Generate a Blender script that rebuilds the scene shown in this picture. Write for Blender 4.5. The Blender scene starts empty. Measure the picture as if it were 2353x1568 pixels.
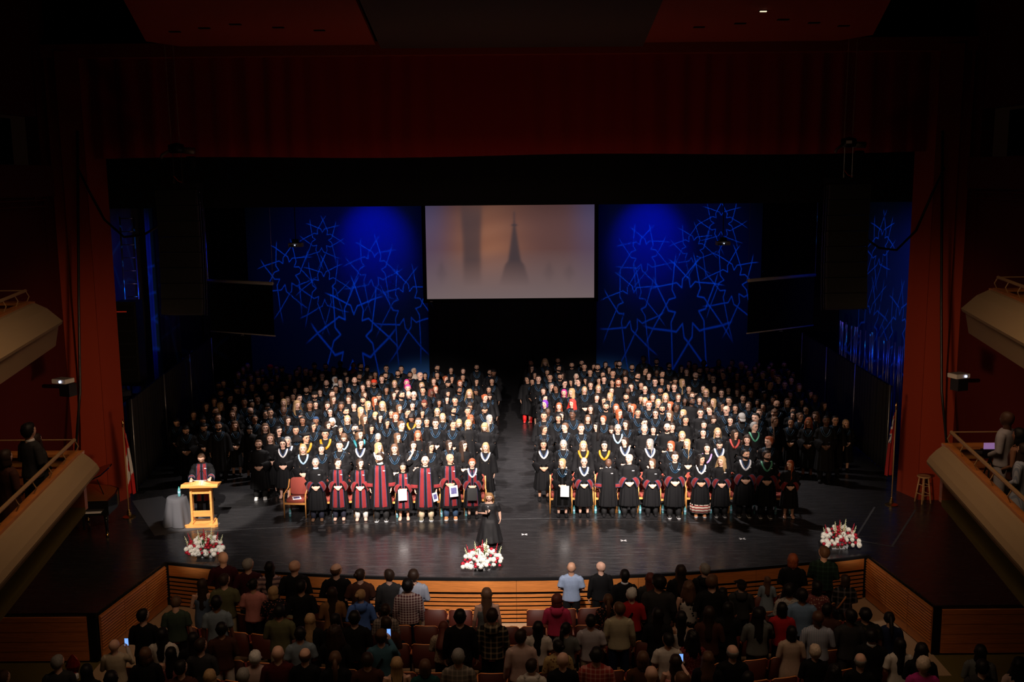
import bpy, bmesh, math, random
from math import sin, cos, pi, radians, exp, sqrt, atan2
from mathutils import Vector, Matrix
from mathutils.bvhtree import BVHTree
random.seed(7)
S = bpy.context.scene
COL = S.collection

# ------------------------------------------------------------------ camera, world, lights, exposure
CAM_H, PITCH, ROLL, FPX = 8.7, 8.97, -0.5, 2368.0
cd = bpy.data.cameras.new('camera'); cam = bpy.data.objects.new('camera', cd); COL.objects.link(cam)
cd.sensor_width = 36.0; cd.lens = 36.0 * FPX / 2353.0; cd.clip_end = 200
CM = Matrix.Rotation(radians(90 - PITCH), 4, 'X') @ Matrix.Rotation(radians(ROLL), 4, 'Z')
CM = Matrix.Translation((0, 0, CAM_H)) @ CM
cam.matrix_world = CM
S.camera = cam
S.view_settings.view_transform = 'Standard'; S.view_settings.look = 'None'
S.view_settings.exposure = 0.0; S.view_settings.gamma = 1.0; S.view_settings.use_curve_mapping = False
S.cycles.max_bounces = 4; S.cycles.diffuse_bounces = 2; S.cycles.glossy_bounces = 2
S.cycles.transmission_bounces = 3; S.cycles.transparent_max_bounces = 6
S.cycles.caustics_reflective = False; S.cycles.caustics_refractive = False
S.cycles.sample_clamp_indirect = 2.0
S.cycles.use_denoising = True
w = bpy.data.worlds.new('world'); S.world = w; w.use_nodes = True
w.node_tree.nodes['Background'].inputs[0].default_value = (1.0, 0.45, 0.25, 1)
w.node_tree.nodes['Background'].inputs[1].default_value = 0.002

def ray(px, py):
    "direction through a point of the 2353 x 1568 frame"
    return (CM.to_3x3() @ Vector(((px - 1176.5) / FPX, -(py - 784) / FPX, -1.0)))
def at_z(px, py, z=0.0):
    d = ray(px, py); return Vector((0, 0, CAM_H)) + d * ((z - CAM_H) / d.z)
def at_y(px, py, y):
    d = ray(px, py); return Vector((0, 0, CAM_H)) + d * (y / d.y)

def look(o, target):
    o.rotation_euler = (Vector(target) - o.location).to_track_quat('-Z', 'Y').to_euler()
def spot(name, loc, target, power, size, blend=0.5, color=(1, 1, 1), radius=0.15):
    l = bpy.data.lights.new(name, 'SPOT'); l.energy = power; l.spot_size = radians(size); l.spot_blend = blend
    l.color = color; l.shadow_soft_size = radius
    o = bpy.data.objects.new(name, l); COL.objects.link(o); o.location = loc; look(o, target); return o
def area(name, loc, target, power, sx, sy, color=(1, 1, 1), spread=180):
    l = bpy.data.lights.new(name, 'AREA'); l.shape = 'RECTANGLE'; l.size = sx; l.size_y = sy
    l.energy = power; l.color = color; l.spread = radians(spread)
    o = bpy.data.objects.new(name, l); COL.objects.link(o); o.location = loc; look(o, target); return o

WARM = (1.0, 0.86, 0.78)
# front of house bars onto the two blocks of people
spot('front_spot_left', (-3.5, 8.0, 13.5), (-3.3, 30.0, 1.0), 84000, 20, 0.9, WARM, 0.3)
spot('front_spot_right', (3.5, 8.0, 13.5), (3.3, 30.0, 1.0), 76000, 20, 0.9, WARM, 0.3)
spot('front_spot_centre', (0.0, 10.0, 14.0), (-0.5, 25.5, 0.6), 27000, 32, 0.9, WARM, 0.3)
spot('lectern_spot', (-6.5, 12.0, 14.0), (-7.8, 25.5, 0.75), 34000, 7.6, 0.35, (1.0, 0.9, 0.8), 0.1)
# overhead stage wash
spot('stage_wash_left', (-3.5, 31.5, 9.0), (-3.4, 29.5, 0.0), 5600, 84, 0.9, (1, 0.9, 0.86), 0.3)
spot('stage_wash_right', (3.5, 31.5, 9.0), (3.5, 29.5, 0.0), 5000, 84, 0.9, (1, 0.9, 0.86), 0.3)
for q_ in ((-0.71, 22.06), (-7.22, 23.0), (7.68, 23.2)): spot('flower_fill_spot', (q_[0] * .6, 7.5, 13.0), (q_[0], q_[1], .25), 9000, 4.2, .6, (1, .9, .85), .1)  # unseen front lamps, added to brighten the three flower arrangements
# house lights, dimmed to a glow
area('house_light_pit', (0, 15, 11.5), (0, 19.5, -1.0), 110, 14, 4, (1.0, 0.66, 0.42), 120)
area('house_light_left', (-5, 14, 9.5), (-8.5, 17.5, 3.5), 22, 3, 2, (1.0, 0.62, 0.35), 120)
area('house_light_right', (5, 14, 9.5), (8.5, 17.5, 3.5), 22, 3, 2, (1.0, 0.62, 0.35), 120)
spot('column_fill_left', (-3, 15, 3.0), (-11.2, 26.7, 2.4), 1300, 40, 1.0, (1, 0.62, 0.34), 0.5)  # added fill pair, standing in for stage light bleeding onto the columns
spot('column_fill_right', (3, 15, 3.0), (11.2, 26.7, 2.4), 1300, 40, 1.0, (1, 0.62, 0.34), 0.5)
spot('valance_fill', (0, 20, 3.0), (0, 27.2, 9.2), 150, 115, 1.0, (1, 0.6, 0.4), 0.5)  # added low fill that lifts the valance, not a house light
# blue washes
spot('blue_wash_left', (-5.5, 37.6, 8.6), (-5.4, 41.0, 6.3), 420, 50, 1.0, (0.0, 0.02, 1.0), 0.2)
spot('blue_wash_right', (5.5, 37.6, 8.6), (5.5, 41.0, 6.3), 420, 50, 1.0, (0.0, 0.02, 1.0), 0.2)
spot('blue_base_left', (-6.5, 36.5, 8.8), (-6.0, 41.0, 4.0), 60, 110, 1.0, (0.0, 0.02, 1.0), 0.2)
spot('blue_base_right', (6.5, 36.5, 8.8), (6.0, 41.0, 4.0), 60, 110, 1.0, (0.0, 0.02, 1.0), 0.2)
spot('blue_wing_left', (-9.0, 31.0, 7.0), (-13.2, 36.5, 5.0), 500, 45, 0.8, (0.0, 0.03, 1.0), 0.2)
spot('blue_wing_right', (9.0, 30.0, 8.0), (12.9, 33.5, 3.6), 190, 80, 0.8, (0.0, 0.05, 1.0), 0.2)
spot('blue_back_left', (-9.5, 38.5, 8.5), (-10.8, 37.0, 1.0), 120, 60, 0.8, (0.15, 0.1, 1.0), 0.2)
spot('blue_back_right', (9.5, 38.5, 8.5), (10.6, 36.5, 1.0), 170, 60, 0.8, (0.2, 0.12, 1.0), 0.2)

# ------------------------------------------------------------------ node helpers
def nt_math(nt, op, a, b=None, c=None, clamp=False):
    n = nt.nodes.new('ShaderNodeMath'); n.operation = op; n.use_clamp = clamp
    for i, v in enumerate((a, b, c)):
        if v is None: continue
        if isinstance(v, (int, float)): n.inputs[i].default_value = v
        else: nt.links.new(v, n.inputs[i])
    return n.outputs[0]

def gobo(name, loc, target, power, size, spin, color=(0.0, 0.22, 1.0), soft=0.02, k=1.0):
    "a spotlight carrying a cut steel pattern: an eight-fold star of kites and spikes"
    o = spot(name, loc, target, power, size, 0.25, color, 0.004)
    l = o.data; l.use_nodes = True; nt = l.node_tree
    em = [n for n in nt.nodes if n.type == 'EMISSION'][0]
    tc = nt.nodes.new('ShaderNodeTexCoord'); sp = nt.nodes.new('ShaderNodeSeparateXYZ')
    nt.links.new(tc.outputs['Normal'], sp.inputs[0])
    M = lambda *a, **kw: nt_math(nt, *a, **kw)
    ax = M('ABSOLUTE', sp.outputs[2])
    s = math.tan(radians(size / 2))
    u = M('DIVIDE', sp.outputs[0], M('MULTIPLY', ax, s)); v = M('DIVIDE', sp.outputs[1], M('MULTIPLY', ax, s))
    r = M('SQRT', M('ADD', M('MULTIPLY', u, u), M('MULTIPLY', v, v)))
    th = M('ARCTAN2', v, u)
    a = M('ABSOLUTE', M('SUBTRACT', M('FLOORED_MODULO', M('ADD', th, spin), pi / 4), pi / 8))
    x = M('MULTIPLY', r, M('COSINE', a)); y = M('MULTIPLY', r, M('SINE', a))
    def P(rr, deg): return (rr * cos(radians(deg)), rr * sin(radians(deg)))
    T, N1, N2, O, S1 = P(.46, 0), P(.41, 11), P(.27, 22.5), P(.76, 22.5), P(1.0, 14)
    d = None
    for p, q in ((T, N1), (N1, N2), (T, O), (O, S1)):
        dx, dy = q[0] - p[0], q[1] - p[1]; L2 = dx * dx + dy * dy
        ex, ey = M('SUBTRACT', x, p[0]), M('SUBTRACT', y, p[1])
        t = M('DIVIDE', M('ADD', M('MULTIPLY', ex, dx), M('MULTIPLY', ey, dy)), L2, clamp=True)
        t = nt_math(nt, 'MINIMUM', nt_math(nt, 'MAXIMUM', t, 0.0), 1.0)
        fx = M('SUBTRACT', ex, M('MULTIPLY', t, dx)); fy = M('SUBTRACT', ey, M('MULTIPLY', t, dy))
        dd = M('SQRT', M('ADD', M('MULTIPLY', fx, fx), M('MULTIPLY', fy, fy)))
        d = dd if d is None else M('MINIMUM', d, dd)
    line = M('POWER', M('SUBTRACT', 1.0, M('DIVIDE', d, soft), clamp=True), 1.3)
    edge = M('SUBTRACT', 1.0, M('POWER', M('MINIMUM', M('MULTIPLY', r, 1.0), 1.0), 8.0), clamp=True)
    st = M('MULTIPLY', M('ADD', M('MULTIPLY', line, edge), 0.004), k)
    nt.links.new(st, em.inputs['Strength'])
    return o

GOBOS = []
def backdrop_gobo(px, py, rpx, zc, spin):
    "lamp on the electric above the stage thrown at one spot of the cyclorama"
    t = at_y(px, py, 41.0); rad = rpx / 62.0
    loc = Vector((t.x * 0.95, 36.8, 8.9)); dist = (t - loc).length
    gobo('gobo_spot', loc, t, 42.0 * dist * dist, 2 * math.degrees(math.atan(rad / dist)), spin)
for g in [(740, 552, 60, 0, .1), (660, 628, 78, 0, .3), (745, 662, 72, 0, 0), (857, 616, 78, 0, .2), (935, 700, 84, 0, .35), (812, 772, 118, 0, .1), (1479, 584, 76, 0, .3), (1592, 572, 64, 0, .15), (1657, 514, 66, 0, 0), (1452, 704, 84, 0, .2), (1578, 700, 112, 0, .3), (1684, 650, 84, 0, .1)]:
    backdrop_gobo(*g)
for tg_ in ((13.1, 36.6, 6.2), (13.1, 34.6, 3.4), (13.1, 32.6, 6.0), (13.1, 37.5, 3.0)): gobo('gobo_spot', (8.6, 33.0, 8.9), tg_, 1500, 24, .2)
gobo('gobo_spot', (-9.2, 29.5, 8.5), (-14, 36.6, 4.0), 700, 46, .2)

# ------------------------------------------------------------------ materials
MATS = {}
def lin(c):
    return tuple((v / 12.92 if v <= .04045 else ((v + .055) / 1.055) ** 2.4) for v in c)
def mat(name, color, rough=0.6, metal=0.0, spec=0.5, noise=0.0, nscale=8.0, bump=0.0, emit=None, estr=0.0, sheen=0.0, coords='Object', stretch=(1, 1, 1), srgb=False):
    if name in MATS: return MATS[name]
    m = bpy.data.materials.new(name); m.use_nodes = True; MATS[name] = m
    nt = m.node_tree; b = nt.nodes['Principled BSDF']
    c = lin(color) if srgb else color
    b.inputs['Base Color'].default_value = (*c, 1); b.inputs['Roughness'].default_value = rough
    b.inputs['Metallic'].default_value = metal; b.inputs['Specular IOR Level'].default_value = spec
    if sheen: b.inputs['Sheen Weight'].default_value = sheen
    if emit:
        b.inputs['Emission Color'].default_value = (*emit, 1); b.inputs['Emission Strength'].default_value = estr
    if noise or bump:
        tc = nt.nodes.new('ShaderNodeTexCoord'); mp = nt.nodes.new('ShaderNodeMapping'); mp.inputs['Scale'].default_value = stretch
        nt.links.new(tc.outputs[coords], mp.inputs[0])
        n = nt.nodes.new('ShaderNodeTexNoise'); n.inputs['Scale'].default_value = nscale; n.inputs['Detail'].default_value = 4
        nt.links.new(mp.outputs[0], n.inputs['Vector'])
        if noise:
            mx = nt.nodes.new('ShaderNodeMix'); mx.data_type = 'RGBA'
            mx.inputs[6].default_value = (*[v * (1 - noise) for v in c], 1); mx.inputs[7].default_value = (*[min(1, v * (1 + noise)) for v in c], 1)
            nt.links.new(n.outputs[0], mx.inputs[0]); nt.links.new(mx.outputs[2], b.inputs['Base Color'])
        if bump:
            bp = nt.nodes.new('ShaderNodeBump'); bp.inputs['Strength'].default_value = bump; bp.inputs['Distance'].default_value = 0.02
            nt.links.new(n.outputs[0], bp.inputs['Height']); nt.links.new(bp.outputs[0], b.inputs['Normal'])
    return m

def wood(name, color, scale=(1, 1, 14), rough=0.4):
    return mat(name, color, rough, noise=0.45, nscale=3.0, stretch=scale, bump=0.05)

def cloth(name, c1, pattern=None, c2=None, scale=1.0, rough=0.85):
    if name in MATS: return MATS[name]
    m = mat(name, c1, rough, spec=0.2, noise=0.15, nscale=30)
    if pattern:
        nt = m.node_tree; b = nt.nodes['Principled BSDF']; M = lambda *a, **k: nt_math(nt, *a, **k)
        tc = nt.nodes.new('ShaderNodeTexCoord'); sp = nt.nodes.new('ShaderNodeSeparateXYZ'); nt.links.new(tc.outputs['Object'], sp.inputs[0])
        if pattern in ('plaid', 'check'):
            p = 0.075 * scale
            def band(v): return M('LESS_THAN', M('FLOORED_MODULO', v, p), p * (.3 if pattern == 'plaid' else .5))
            f = M('MULTIPLY', M('ADD', band(sp.outputs[0]), band(sp.outputs[2])), 0.5)
        elif pattern == 'stripe':
            p = 0.09 * scale; f = M('LESS_THAN', M('FLOORED_MODULO', sp.outputs[2], p), p * .45)
        elif pattern == 'pin':
            p = 0.035 * scale; f = M('LESS_THAN', M('FLOORED_MODULO', sp.outputs[0], p), p * .4)
        else:
            v = nt.nodes.new('ShaderNodeTexVoronoi'); v.inputs['Scale'].default_value = 18 / scale; nt.links.new(tc.outputs['Object'], v.inputs['Vector'])
            f = M('LESS_THAN', v.outputs['Distance'], 0.33)
        mx = nt.nodes.new('ShaderNodeMix'); mx.data_type = 'RGBA'; mx.inputs[6].default_value = (*c1, 1); mx.inputs[7].default_value = (*c2, 1)
        nt.links.new(f, mx.inputs[0]); nt.links.new(mx.outputs[2], b.inputs['Base Color'])
    return m

def skin_mat(name, c, lip):
    m = mat(name, c, 0.5, spec=0.35)
    nt = m.node_tree; b = nt.nodes['Principled BSDF']; M = lambda *a, **k: nt_math(nt, *a, **k)
    at = nt.nodes.new('ShaderNodeAttribute'); at.attribute_name = 'hp'
    sp = nt.nodes.new('ShaderNodeSeparateXYZ'); nt.links.new(at.outputs['Vector'], sp.inputs[0])
    x, y, z = sp.outputs; ax = M('ABSOLUTE', x); front = M('LESS_THAN', y, -0.3)
    def ell(cx, cz, rx, rz, xx=ax):
        dx = M('DIVIDE', M('SUBTRACT', xx, cx), rx); dz = M('DIVIDE', M('SUBTRACT', z, cz), rz)
        return M('MULTIPLY', M('LESS_THAN', M('ADD', M('MULTIPLY', dx, dx), M('MULTIPLY', dz, dz)), 1.0), front)
    cur = None
    layers = [(ell(.42, .02, .21, .085), (.04, .022, .018)), (ell(.42, .015, .17, .055), (.55, .5, .46)), (ell(.42, .015, .075, .065), (.012, .008, .006)),
              (ell(.42, .20, .27, .05), tuple(v * .16 for v in c)), (ell(0, -.47, .34, .07), lip), (ell(.11, -.24, .06, .03), tuple(v * .25 for v in c))]
    col = c; last = None
    for f, cc in layers:
        mx = nt.nodes.new('ShaderNodeMix'); mx.data_type = 'RGBA'
        if last is None: mx.inputs[6].default_value = (*c, 1)
        else: nt.links.new(last, mx.inputs[6])
        mx.inputs[7].default_value = (*cc, 1); nt.links.new(f, mx.inputs[0]); last = mx.outputs[2]
    nt.links.new(last, b.inputs['Base Color'])
    return m
SKIN = {'1': skin_mat('fair_skin', (.72, .44, .33), (.5, .12, .1)), '2': skin_mat('tan_skin', (.52, .29, .19), (.4, .1, .08)),
        '3': skin_mat('brown_skin', (.28, .13, .075), (.2, .06, .05)), '4': skin_mat('dark_brown_skin', (.095, .045, .028), (.1, .03, .03))}
HC = {'k': (.008, .006, .006), 'd': (.028, .015, .01), 'n': (.11, .055, .03), 'o': (.44, .28, .14), 'r': (.32, .08, .03), 'R': (.6, .04, .03), 'g': (.27, .26, .25),
      'p': (.8, .05, .25), 'v': (.15, .03, .35), 'w': (.85, .82, .78), 'e': (.62, .5, .4), 'b': (.12, .03, .02), 't': (.62, .05, .02), 'x': (.6, .02, .02), 'u': (.02, .05, .12), 'y': (.34, .18, .07)}
HNAME = {'k': 'black', 'd': 'dark brown', 'n': 'brown', 'o': 'blond', 'r': 'auburn', 'R': 'bright red', 'g': 'grey', 'p': 'pink', 'v': 'purple', 'w': 'white', 'e': 'beige', 'b': 'maroon', 't': 'orange', 'x': 'red', 'u': 'blue', 'y': 'golden'}
HAIR = {k: mat(HNAME[k].replace(' ', '_') + '_hair', v, 0.55, spec=.3, noise=.6, nscale=70, stretch=(1, 1, .15)) for k, v in HC.items()}
SCARF = {k: mat(HNAME[k].replace(' ', '_') + '_scarf', v, 0.85, spec=.2, bump=.2, nscale=12) for k, v in HC.items()}
M_gown = mat('black_gown_cloth', (.0055, .0055, .0065), .75, spec=.16, bump=.1, nscale=40)
M_blue = mat('blue_hood_satin', (.010, .055, .12), .4)
M_white = mat('white_satin', (.75, .75, .78), .4)
M_yellow = mat('yellow_satin', (.5, .22, .012), .4)
M_velvet = mat('crimson_velvet', (.16, .002, .005), .8, sheen=.15, noise=.3, nscale=10)
M_pipe = mat('blue_piping', (.02, .05, .14), .5)
M_black = mat('black_cloth', (.006, .006, .007), .8, spec=.2)
M_blackmetal = mat('black_metal', (.012, .012, .013), .4, metal=.5)
M_chrome = mat('chrome', (.7, .7, .72), .2, metal=1)
M_brass = mat('brass', (.8, .5, .18), .22, metal=1)
M_plastic = mat('black_plastic', (.01, .01, .011), .35)
M_paper = mat('white_paper', (.85, .85, .87), .6)
M_oak = wood('honey_oak', (.75, .32, .09))
M_slat = wood('stage_front_wood', (.58, .205, .05), (1.2, 1.2, 16), .35)
M_slat2 = wood('dull_panel_wood', (.62, .20, .06), (1.2, 1.2, 16), .45)
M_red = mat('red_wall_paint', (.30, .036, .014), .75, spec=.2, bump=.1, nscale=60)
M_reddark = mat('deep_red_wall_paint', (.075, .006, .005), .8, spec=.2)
M_beige = mat('beige_plaster', (.42, .30, .17), .85, spec=.2, bump=.2, nscale=90)
M_carpet = mat('beige_carpet', (.52, .36, .22), .95, spec=.1, noise=.15, nscale=80, bump=.3)
M_green = mat('olive_carpet', (.16, .125, .035), .95, spec=.1, noise=.25, nscale=60, bump=.3)

# ------------------------------------------------------------------ mesh builder
class MB:
    def __init__(s): s.v = []; s.f = []; s.a = []
    def add(s, vs, fs):
        o = len(s.v); s.v += [tuple(v) for v in vs]; s.f += [tuple(i + o for i in f) for f in fs]; return s
    def box(s, c, d, rz=0, m=None, bev=0):
        x, y, z = d[0] / 2, d[1] / 2, d[2] / 2
        R = Matrix.Rotation(rz, 3, 'Z')
        if m is not None: R = m
        vs = [Vector(c) + R @ Vector((sx * x, sy * y, sz * z)) for sx in (-1, 1) for sy in (-1, 1) for sz in (-1, 1)]
        return s.add(vs, [(0, 1, 3, 2), (4, 6, 7, 5), (0, 4, 5, 1), (2, 3, 7, 6), (0, 2, 6, 4), (1, 5, 7, 3)])
    def tube(s, pts, rad, seg=8, up=(0, 0, 1), caps=True):
        "rad: list of numbers or (side, up) pairs, one per point"
        pts = [Vector(p) for p in pts]; n = len(pts); vs = []; fs = []
        if isinstance(rad, (int, float)): rad = [rad] * n
        for i, p in enumerate(pts):
            t = (pts[min(i + 1, n - 1)] - pts[max(i - 1, 0)]).normalized()
            u = Vector(up)
            if abs(t.dot(u)) > .97: u = Vector((0, 1, 0)) if abs(t.y) < .9 else Vector((1, 0, 0))
            sd = t.cross(u).normalized(); uu = sd.cross(t).normalized()
            ra, rb = rad[i] if isinstance(rad[i], tuple) else (rad[i], rad[i])
            for k in range(seg):
                a = 2 * pi * k / seg; vs.append(p + sd * (cos(a) * ra) + uu * (sin(a) * rb))
        for i in range(n - 1):
            for k in range(seg):
                k2 = (k + 1) % seg; fs.append((i * seg + k, i * seg + k2, (i + 1) * seg + k2, (i + 1) * seg + k))
        if caps: fs.append(tuple(range(seg - 1, -1, -1))); fs.append(tuple((n - 1) * seg + k for k in range(seg)))
        return s.add(vs, fs)
    def cyl(s, c, r, h, seg=16, r2=None):
        r2 = r if r2 is None else r2
        return s.tube([(c[0], c[1], c[2]), (c[0], c[1], c[2] + h)], [r, r2], seg)
    def lathe(s, prof, c=(0, 0, 0), seg=20):
        vs = []; fs = []
        for r, z in prof:
            for k in range(seg): a = 2 * pi * k / seg; vs.append((c[0] + r * cos(a), c[1] + r * sin(a), c[2] + z))
        for i in range(len(prof) - 1):
            for k in range(seg): k2 = (k + 1) % seg; fs.append((i * seg + k, i * seg + k2, (i + 1) * seg + k2, (i + 1) * seg + k))
        fs.append(tuple(range(seg - 1, -1, -1))); fs.append(tuple((len(prof) - 1) * seg + k for k in range(seg)))
        return s.add(vs, fs)
    def rings(s, fn, nr, seg, caps=True, close=True):
        vs = [fn(i, k) for i in range(nr) for k in range(seg)]; fs = []
        for i in range(nr - 1):
            for k in range(seg if close else seg - 1):
                k2 = (k + 1) % seg; fs.append((i * seg + k, i * seg + k2, (i + 1) * seg + k2, (i + 1) * seg + k))
        if caps: fs.append(tuple(range(seg - 1, -1, -1))); fs.append(tuple((nr - 1) * seg + k for k in range(seg)))
        return s.add(vs, fs)
    def prism(s, poly, z0, z1):
        n = len(poly); vs = [(p[0], p[1], z0) for p in poly] + [(p[0], p[1], z1) for p in poly]
        fs = [tuple(range(n - 1, -1, -1)), tuple(range(n, 2 * n))] + [(i, (i + 1) % n, n + (i + 1) % n, n + i) for i in range(n)]
        return s.add(vs, fs)
    def sphere(s, c, r, seg=10, rg=7):
        r = r if isinstance(r, tuple) else (r, r, r)
        def fn(i, k):
            t = pi * (i + .02) / (rg - .96); a = 2 * pi * k / seg
            return (c[0] + r[0] * sin(t) * cos(a), c[1] + r[1] * sin(t) * sin(a), c[2] + r[2] * cos(t))
        return s.rings(fn, rg, seg)
    def mesh(s, name, smooth=False):
        me = bpy.data.meshes.new(name); me.from_pydata(s.v, [], s.f)
        bm = bmesh.new(); bm.from_mesh(me); bmesh.ops.recalc_face_normals(bm, faces=bm.faces); bm.to_mesh(me); bm.free()
        if smooth: me.polygons.foreach_set('use_smooth', [True] * len(me.polygons))
        return me
    def build(s, name, m, parent=None, smooth=False, **kw):
        me = s.mesh(name, smooth); me.materials.append(m); return link(name, me, parent, **kw)

def link(name, me, parent=None, label=None, cat=None, group=None, kind=None, loc=None, rot=None):
    o = bpy.data.objects.new(name, me); COL.objects.link(o)
    if parent: o.parent = parent
    if loc is not None: o.location = loc
    if rot is not None: o.rotation_euler = rot
    if label: o['label'] = label
    if cat: o['category'] = cat
    if group: o['group'] = group
    if kind: o['kind'] = kind
    return o
def thing(name, label, cat, loc=(0, 0, 0), rz=0, group=None, kind=None):
    return link(name, None, None, label, cat, group, kind, loc, (0, 0, rz))
def inst(name, me, parent, m=None, mw=None):
    o = bpy.data.objects.new(name, me); COL.objects.link(o); o.parent = parent
    if m is not None:
        o.material_slots[0].link = 'OBJECT'; o.material_slots[0].material = m
    if mw is not None: o.matrix_local = mw
    return o
def remesh(mb, name, voxel, ratio, smooth=1):
    me = mb.mesh('tmp'); o = bpy.data.objects.new('tmp', me); COL.objects.link(o)
    r = o.modifiers.new('r', 'REMESH'); r.mode = 'VOXEL'; r.voxel_size = voxel
    if smooth:
        q = o.modifiers.new('s', 'SMOOTH'); q.iterations = smooth; q.factor = .5
    if ratio < 1:
        d = o.modifiers.new('d', 'DECIMATE'); d.ratio = ratio
    dg = bpy.context.evaluated_depsgraph_get(); ev = o.evaluated_get(dg)
    out = bpy.data.meshes.new_from_object(ev); out.name = name
    bpy.data.objects.remove(o); bpy.data.meshes.remove(me)
    out.polygons.foreach_set('use_smooth', [True] * len(out.polygons))
    out.materials.clear(); out.materials.append(M_gown)
    return out
# ------------------------------------------------------------------ people
HZ = Vector((0, 0, 1.635))
def head_matrix(yaw, pitch):
    return Matrix.Translation((0, .012, 1.515)) @ Matrix.Rotation(radians(yaw), 4, 'Z') @ Matrix.Rotation(radians(pitch), 4, 'X') @ Matrix.Translation((0, -.014, .108)) @ Matrix.Scale(1.09, 4)
HEADS = {'0': (0, -7), '<': (-36, -6), '>': (36, -6), '_': (0, 24)}
def g2(a, s): return exp(-(a / s) ** 2)
def headpt(d, grow=0.0):
    x, y, z = d; px, py, pz = .081 * x, .098 * y, .116 * z
    if z < 0:
        px *= 1 - .24 * (-z) ** 1.8; py *= 1 + (.10 if y < 0 else -.16) * (-z) ** 2
    if z > .3: px *= 1 - .05 * (z - .3)
    ax = abs(x)
    if y < 0:
        tri = max(0, min(1, (.1 - z) / .38)) if z > -.28 else g2(z + .28, .06)
        py -= .028 * g2(x, .15) * tri
        py += .012 * g2(ax - .42, .2) * g2(z - .02, .12)
        if ax < .7: py -= .005 * g2(z - .21, .07)
        py -= .008 * g2(z + .47, .08) * g2(x, .3)
        py -= .014 * g2(z + .80, .16) * g2(x, .35)
    if ax > .8: px += (.014 if x > 0 else -.014) * g2(y - .05, .17) * g2(z, .22)
    p = Vector((px, py, pz))
    if z > -.3: k = (ax ** 2.5 + abs(y) ** 2.5 + abs(z) ** 2.5) ** (-1 / 2.5); p *= 1 + (k - 1) * min(1, (z + .3) / .4)
    return p * (1 + grow)
def sphere_dirs(nr, seg):
    def f(i, k):
        t = pi * (i + .001) / (nr - .998); a = 2 * pi * k / seg
        return (sin(t) * cos(a), sin(t) * sin(a), cos(t))
    return f
def add_head(mb, HMx):
    fd = sphere_dirs(30, 36)
    mb.rings(lambda i, k: HMx @ headpt(fd(i, k)), 30, 36)

def hand(mb, wrist, d, n, side, curl=1.0, s=1.0):
    wrist, d, n = Vector(wrist), Vector(d).normalized(), Vector(n)
    n = (n - d * n.dot(d)).normalized(); sv = d.cross(n)
    mb.tube([wrist - d * .02, wrist + d * .03 * s, wrist + d * .09 * s], [(.024, .018), (.036, .017), (.040, .014)], 8, up=n)
    for i, L in ((-1.5, .85), (-.5, 1.0), (.5, .95), (1.5, .75)):
        b = wrist + d * .085 * s + sv * (i * .0215)
        m1 = b + d * .036 * L + n * .012 * curl; t = m1 + d * (.032 * L) + n * .026 * curl
        mb.tube([b - d * .01, m1, t], [.0098, .0092, .0085], 6, up=n)
    b = wrist + d * .022 + sv * (side * .03)
    m1 = b + d * .035 + sv * (side * .028) + n * .012; t = m1 + d * .03 + n * .012 * curl + sv * (side * .004)
    mb.tube([b, m1, t], [.013, .0115, .010], 6, up=n)

ARMS = {  # pose: (right arm, left arm); each elbow, wrist, hand direction, palm normal (for the +x side, mirrored for the other)
 'clasp': [((.25, .03, 1.13), (.085, -.20, 1.00), (-.8, -.25, -.45), (-.2, .9, -.2))] * 2,
 'down': [((.235, .03, 1.12), (.26, -.03, .87), (-.05, -.15, -1), (-1, 0, 0))] * 2,
 'back': [((.27, .07, 1.13), (.12, -.16, 1.02), (-.8, -.3, -.2), (0, .9, -.3))] * 2,
 'phone': [((.27, -.10, 1.20), (.13, -.33, 1.40), (-.1, -.1, 1), (-.5, -.8, .1)), ((.25, .0, 1.12), (.10, -.26, 1.22), (-.6, -.3, .5), (0, -.5, .8))],
 'desk': [((.26, -.03, 1.13), (.24, -.33, 1.10), (-.1, -1, -.1), (0, 0, -1))] * 2,
 'mic': [((.25, -.02, 1.10), (.06, -.24, 1.17), (-.35, -.3, .9), (-.3, .8, .2)), ((.25, .03, 1.12), (.27, -.03, .87), (-.05, -.1, -1), (-1, 0, 0))],
 'face': [((.24, -.12, 1.12), (.06, -.20, 1.45), (-.2, .3, .9), (0, 1, 0)), ((.25, .03, 1.13), (.085, -.20, 1.00), (-.8, -.25, -.45), (-.2, .9, -.2))],
}
SH = Vector((.175, .01, 1.40))
def arm_pts(pose, sx):
    e, wv, d, n = ARMS[pose][0 if sx < 0 else 1]
    f = lambda p: Vector((p[0] * sx, p[1], p[2]))
    return f(SH), f(e), f(wv), f(d), f(n)
def torso_rings(mb, prof, seg=40, folds=None, cy=0.0):
    def fn(i, k):
        z, rx, ry = prof[i][:3]; a = 2 * pi * k / seg; m = 1.0
        if folds: m += folds(i / (len(prof) - 1), a, z)
        ca, sa = cos(a), sin(a); p = .82
        return (rx * m * abs(ca) ** p * (1 if ca > 0 else -1), cy + ry * m * abs(sa) ** p * (1 if sa > 0 else -1), z)
    mb.rings(fn, len(prof), seg)
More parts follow.
